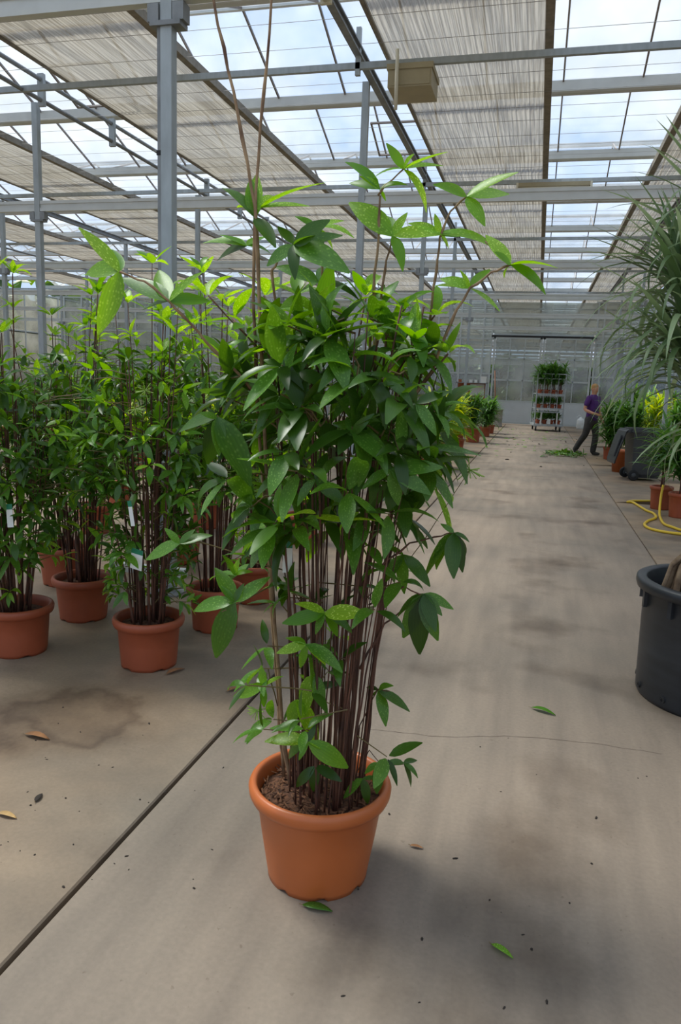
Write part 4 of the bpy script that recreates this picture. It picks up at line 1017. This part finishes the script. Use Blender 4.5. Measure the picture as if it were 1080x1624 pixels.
# ------------------------------------------------------------------ fittings under the roof
hb = thing('air_unit', 'beige metal box hung under the tie tube above the plant', 'air unit', (-1.82, 10.05, 5.20))
MB().box(-.27, .27, -.28, .28, 0, .26).build('housing', M['beige'], hb); MB().box(-.285, .285, -.295, .295, .20, .265).build('flange', M['beige'], hb)
MB().box(-.25, .25, -.29, -.28, .02, .18).build('face_plate', M['beige'], hb)
for s in (-.2, .2): MB().tube([(s, -.1, .26), (s, -.1, .30)], .01, 6).build('hanger', M['steel_dark'], hb)
tag(MB().tube([(-1.97, 9.70, 5.60), (-1.96, 9.70, 4.92)], .022, 8).build('drop_pipe', M['cream'], None, True), 'short cream pipe hanging in front of the beige box', 'pipe')
def batten(loc, rz, label, ln):
    t = thing('batten_lamp', label, 'lamp', loc, rz, group='batten lamps under the roof')
    MB().box(-ln / 2, ln / 2, -.05, .05, .02, .09).build('body', M['beige'], t)
    MB().tube([(-ln / 2 + .03, 0, 0), (ln / 2 - .03, 0, 0)], .035, 10).build('diffuser', M['cream'], t, True)
    for s in (-1, 1): MB().box(s * ln / 2 - .02, s * ln / 2 + .02, -.06, .06, -.04, .09).build('end_cap', M['cream'], t)
    return t
batten((-.02, 15.50, 5.375), 0, 'long beige batten lamp under the tie tube above the path', 1.35)
batten((-2.44, 7.55, 5.50), math.pi / 2, 'cream batten lamp beside the dark rail at the top edge', 1.3)

# ------------------------------------------------------------------ things lying on the floor
def floor_leaf(x, y, x2, y2, mt, label, idx=2, sc=1.0, name='fallen_leaf', cat='leaf'):
    a = at_z(x, y, .004); e = at_z(x2, y2, .004); d = e - a
    m = frame(Vector((0, 0, 0)), Vector((d.x, d.y, 0.0)), Vector((0, 0, 1)), d.length * sc)
    V, Fc, UV = leaf_shape(.25, .28 if idx == 2 else .34, .45 if idx == 2 else .2, 6, .3)
    root = thing(name, label, cat, a, group='fallen leaves')
    b = MB(); b.add(V, Fc, UV, m); zmin = min(v[2] for v in b.v); b.v = [(p[0], p[1], p[2] - zmin) for p in b.v]
    bl = b.build('blade', M[mt], root, True); so = bl.modifiers.new('thick', 'SOLIDIFY'); so.thickness = .0008
    dn = Vector((d.x, d.y, 0)).normalized()
    MB().tube([(0, 0, .003), tuple(-dn * d.length * .12 + Vector((0, 0, .004)))], [.0014, .001], 5).build('stalk', M['twig'], root)
floor_leaf(843, 1123, 882, 1134, 'leaf_young', 'rolled green leaf lying on the path towards the black tub')
floor_leaf(779, 1498, 815, 1519, 'leaf_young', 'bright green leaf lying on the path at the bottom right')
floor_leaf(480, 1436, 528, 1444, 'leaf', 'dark green leaf lying right in front of the terracotta pot', 1)
floor_leaf(40, 1165, 80, 1172, 'dead', 'curled brown leaf on the floor below the dark stain')
floor_leaf(-4, 1290, 28, 1297, 'deadpale', 'pale dry leaf at the left edge of the floor')
floor_leaf(56, 1272, 66, 1258, 'debris', 'shrivelled dark purple leaf on the bare floor at the left', 1)
floor_leaf(650, 1341, 672, 1345, 'dead', 'small brown dry leaf right of the terracotta pot')
floor_leaf(264, 1070, 292, 1060, 'dead', 'brown dry leaf at the foot of the tagged plant')
floor_leaf(360, 1097, 380, 1090, 'dead', 'thin brown twig-like leaf near the dark joint')
floor_leaf(868, 724, 857, 725, 'leaf', 'long green leaf beside the heap of clippings', 1)
floor_leaf(803, 713, 813, 713.6, 'palm', 'pale green leaf tuft fallen on the far path', 1)
floor_leaf(795, 704, 803, 704.4, 'leaf_far', 'dark leaf fallen on the path below the drum', 1)
floor_leaf(812, 696, 818, 696.2, 'deadpale', 'pale dry leaf on the far path before the trolley', 1)
rn = random.Random(8)
pl = thing('leaf_clippings', 'heap of cut green leaves on the path at the feet of the worker', 'clippings', at_z(894, 722))
b = MB()
for i in range(150):
    a = rn.uniform(0, 6.28); q = rn.random() ** .6; p = Vector((math.cos(a) * q * .50, math.sin(a) * q * .55, (1 - q) * .12 * rn.random() + .02))
    d = Vector((rn.uniform(-1, 1), rn.uniform(-1, 1), rn.uniform(-.2, .35))); V, Fc, UV = LEAF[rn.randrange(7)]
    b.add(V, Fc, UV, frame(p, d, Vector((rn.uniform(-.6, .6), rn.uniform(-.6, .6), 1)), rn.uniform(.12, .2)))
b.v = [(x, y, max(z, .003)) for x, y, z in b.v]
tag(b.build('cut_leaves', M['leaf'], pl, True), kind='stuff')
lt = MB()
for i in range(70):
    p = Vector((rn.uniform(-1.5, 1.1), rn.uniform(18, 32), .004)); V, Fc, UV = LEAF[rn.randrange(7)]
    lt.add(V, Fc, UV, frame(p, Vector((rn.uniform(-1, 1), rn.uniform(-1, 1), 0)), Vector((0, 0, 1)), rn.uniform(.08, .2)))
lt.v = [(x, y, max(z, .003)) for x, y, z in lt.v]
tag(lt.build('leaf_litter', M['palm'], None, True), 'pale trampled leaves scattered over the far path', 'litter', kind='stuff')
db = MB()
for i in range(110):
    if i < 35: p = at_z(rn.uniform(0, 420), rn.uniform(1120, 1420))
    elif i < 60: p = at_z(rn.uniform(420, 1070), rn.uniform(1150, 1610))
    else: p = Vector((rn.uniform(-2.6, 1.6), rn.uniform(16, 32), 0))
    s = rn.uniform(.002, .006) if i < 60 else rn.uniform(.01, .035)
    m = Matrix.Translation((p.x, p.y, .001)) @ Matrix.Rotation(rn.uniform(0, 3), 4, 'Z')
    db.lathe([(s, 0), (s * .8, s * .5), (s * .2, s * .8)], 5, m=m @ Matrix.Diagonal((rn.uniform(.6, 2.2), .8, .8, 1)))
tag(db.build('debris', M['debris']), 'dark crumbs and bits of plant litter scattered on the concrete', 'debris', kind='stuff')

# ------------------------------------------------------------------ the worker
def skin_mesh(name, V, E_, rad, mt, parent, root=0, sub=2):
    me = bpy.data.meshes.new(name); me.from_pydata([tuple(v) for v in V], E_, [])
    o = bpy.data.objects.new(name, me); COL.objects.link(o)
    o.modifiers.new('skin', 'SKIN').use_smooth_shade = True
    for i, sv in enumerate(me.skin_vertices[0].data):
        r = rad[i]; sv.radius = r if isinstance(r, tuple) else (r, r); sv.use_root = (i == root)
    s = o.modifiers.new('sub', 'SUBSURF'); s.levels = sub; s.render_levels = sub
    dg = bpy.context.evaluated_depsgraph_get(); dg.update()
    nm = bpy.data.meshes.new_from_object(o.evaluated_get(dg)); nm.materials.clear(); nm.materials.append(mt)
    nm.polygons.foreach_set('use_smooth', [True] * len(nm.polygons))
    bpy.data.objects.remove(o); return link(name, nm, parent)
class Sk:
    def __init__(s): s.V = []; s.E = []; s.R = []
    def v(s, p, r, link_=None):
        s.V.append(Vector(p)); s.R.append(r); i = len(s.V) - 1
        if link_ is not None: s.E.append((link_, i))
        return i
wk_foot = at_z(934, 722)
wk = thing('person', 'man in a purple polo shirt and charcoal trousers walking, looking to the side', 'person', (wk_foot.x - .02, wk_foot.y, 0), math.atan2(-.62, .78) - math.pi / 2)
S = Sk()
pel = S.v((0, 0, .96), (.11, .08)); sp = S.v((0, .01, 1.14), (.11, .085), pel); chs = S.v((0, .01, 1.34), (.13, .09), sp)
nb = S.v((0, -.01, 1.49), (.075, .07), chs); nk = S.v((0, .01, 1.555), .055, nb); hd1 = S.v((.01, .035, 1.62), (.077, .088), nk); hd2 = S.v((.01, .03, 1.70), (.084, .10), hd1); hd3 = S.v((.01, .02, 1.755), (.062, .075), hd2)
def limb(path, start):
    i = start
    for p, r in path: i = S.v(p, r, i)
    return i
def hand(wr, w, d, n, s):
    d = d.normalized(); n = n.normalized(); x = d.cross(n)
    pm = S.v(w + d * .055, (.036, .022), wr)
    for k, L in enumerate((.068, .076, .072, .058)):
        b0 = w + d * .09 + x * (k - 1.5) * .021
        j = S.v(b0, .0105, pm); j = S.v(b0 + d * L * .5 + n * .012, .0095, j); S.v(b0 + d * L * .75 + n * L * .55, .008, j)
    j = S.v(w + d * .04 + x * s * .042, .012, pm); S.v(w + d * .08 + x * s * .052 + n * .02, .0095, j)
sr = S.v((.17, 0, 1.43), .065, chs); wr = limb([((.235, -.03, 1.28), .05), ((.265, -.04, 1.15), .042), ((.25, .09, 1.10), .042), ((.205, .20, 1.06), .029)], sr)
hand(wr, Vector((.205, .20, 1.06)), Vector((-.4, .8, -.1)), Vector((-.5, -.3, -.8)), 1)
slv = S.v((-.17, 0, 1.43), .065, chs); wl_ = limb([((-.235, .0, 1.28), .05), ((-.265, .0, 1.15), .042), ((-.265, .06, 1.03), .038), ((-.25, .12, .93), .028)], slv)
hand(wl_, Vector((-.25, .12, .93)), Vector((.05, .35, -.9)), Vector((.9, .3, .1)), -1)
limb([((.095, 0, .88), .07), ((.11, -.02, .70), .068), ((.115, -.06, .52), .06), ((.115, -.20, .33), .055), ((.115, -.33, .13), .04), ((.115, -.24, .055), .04), ((.12, -.14, .04), .032)], pel)
limb([((-.095, 0, .88), .07), ((-.105, .05, .70), .068), ((-.105, .10, .52), .06), ((-.105, .08, .32), .055), ((-.105, .05, .11), .04), ((-.105, .11, .05), .04), ((-.11, .21, .035), .032)], pel)
bd = skin_mesh('body', S.V, S.E, S.R, M['skin'], wk)
for v in bd.data.vertices:
    if v.co.z > 1.56 and v.co.y > .03:
        q = math.hypot((v.co.x - .01) / .022, (v.co.z - 1.648) / .032)
        v.co.y += .026 * max(0.0, 1 - q)
        v.co.y += .010 * max(0.0, 1 - math.hypot((v.co.x - .01) / .05, (v.co.z - 1.585) / .03))
for s_ in (-1, 1):
    MB().lathe([(.001, -.006), (.012, -.005), (.018, 0), (.012, .005), (.001, .006)], 10, m=Matrix.Translation((.01 + s_ * .077, .02, 1.655)) @ Matrix.Rotation(math.pi / 2, 4, 'Y') @ Matrix.Diagonal((1.5, 1, 1, 1))).build('ear', M['skin'], wk, True)
S = Sk()
a0 = S.v((0, 0, .86), (.18, .135)); a = S.v((0, 0, .90), (.19, .142), a0); b0 = S.v((0, .02, 1.08), (.182, .145), a); c0 = S.v((0, .02, 1.24), (.185, .14), b0); c = S.v((0, .01, 1.37), (.19, .132), c0); S.v((0, -.005, 1.49), (.092, .085), c)
for s in (-1, 1):
    i = S.v((s * .17, 0, 1.435), .085, c); i = S.v((s * .225, -.015, 1.32), .072, i); S.v((s * .255, -.02, 1.22), .07, i)
sh = skin_mesh('polo_shirt', S.V, S.E, S.R, M['shirt'], wk)
MB().box(-.11, -.05, .148, .153, 1.33, 1.35).build('chest_logo', M['logo'], sh)
cl = MB(); cl.lathe([(.088, 1.46), (.082, 1.50), (.075, 1.525), (.07, 1.50)], 16); cl.build('collar', M['shirt'], sh, True)
S = Sk()
a = S.v((0, 0, 1.06), (.165, .125)); p2 = S.v((0, 0, .90), (.175, .132), a)
i = p2
for p, r in (((.095, 0, .84), .118), ((.11, -.02, .70), .102), ((.115, -.06, .52), .085), ((.115, -.20, .33), .078), ((.115, -.30, .16), .072), ((.115, -.35, .07), .066)): i = S.v(p, r, i)
i = p2
for p, r in (((-.095, 0, .84), .118), ((-.105, .05, .70), .102), ((-.105, .10, .52), .085), ((-.105, .08, .32), .08), ((-.105, .055, .16), .078), ((-.105, .05, .03), .07)): i = S.v(p, r, i)
skin_mesh('trousers', S.V, S.E, S.R, M['trouser'], wk)
for (p0, p1, p2) in (((.115, -.36, .10), (.115, -.27, .06), (.12, -.10, .045)), ((-.105, .02, .055), (-.105, .12, .055), (-.11, .25, .045))):
    S = Sk(); a = S.v(p0, (.05, .055)); b0 = S.v(p1, (.052, .05), a); S.v(p2, (.045, .036), b0)
    skin_mesh('shoe', S.V, S.E, S.R, M['shoe'], wk, sub=2)
hr = MB(); n = 14
for i in range(6):
    ph = math.pi / 2 * i / 5
    for j in range(n):
        th = 2 * math.pi * j / n; back = -math.sin(th)
        dr_ = 1.0 + (.0 if back < 0 else 0)
        z = 1.715 + .085 * math.sin(ph) - ((.075 * max(0, back) + .03 * abs(math.cos(th))) if i == 0 else 0) + (.015 * max(0, -back) if i == 0 else 0)
        hr.v.append((.01 + .080 * math.cos(ph) * math.cos(th), .022 + .100 * math.cos(ph) * math.sin(th) * (1 if back > 0 else .93), z))
for i in range(5):
    for j in range(n): hr.f.append((i * n + j, i * n + (j + 1) % n, (i + 1) * n + (j + 1) % n, (i + 1) * n + j))
hr.build('hair', M['hair'], wk, True)
for s in (-1, 1):
    MB().lathe([(.001, -.005), (.004, -.003), (.005, 0), (.004, .003), (.001, .005)], 8).build('eye', M['rubber'], wk, True, (.018 + s * .032, .106, 1.672))
MB().box(-.012, .05, .108, .116, 1.598, 1.606).build('mouth', M['rust'], wk)
print('objects', len(bpy.data.objects), 'panes', npane)
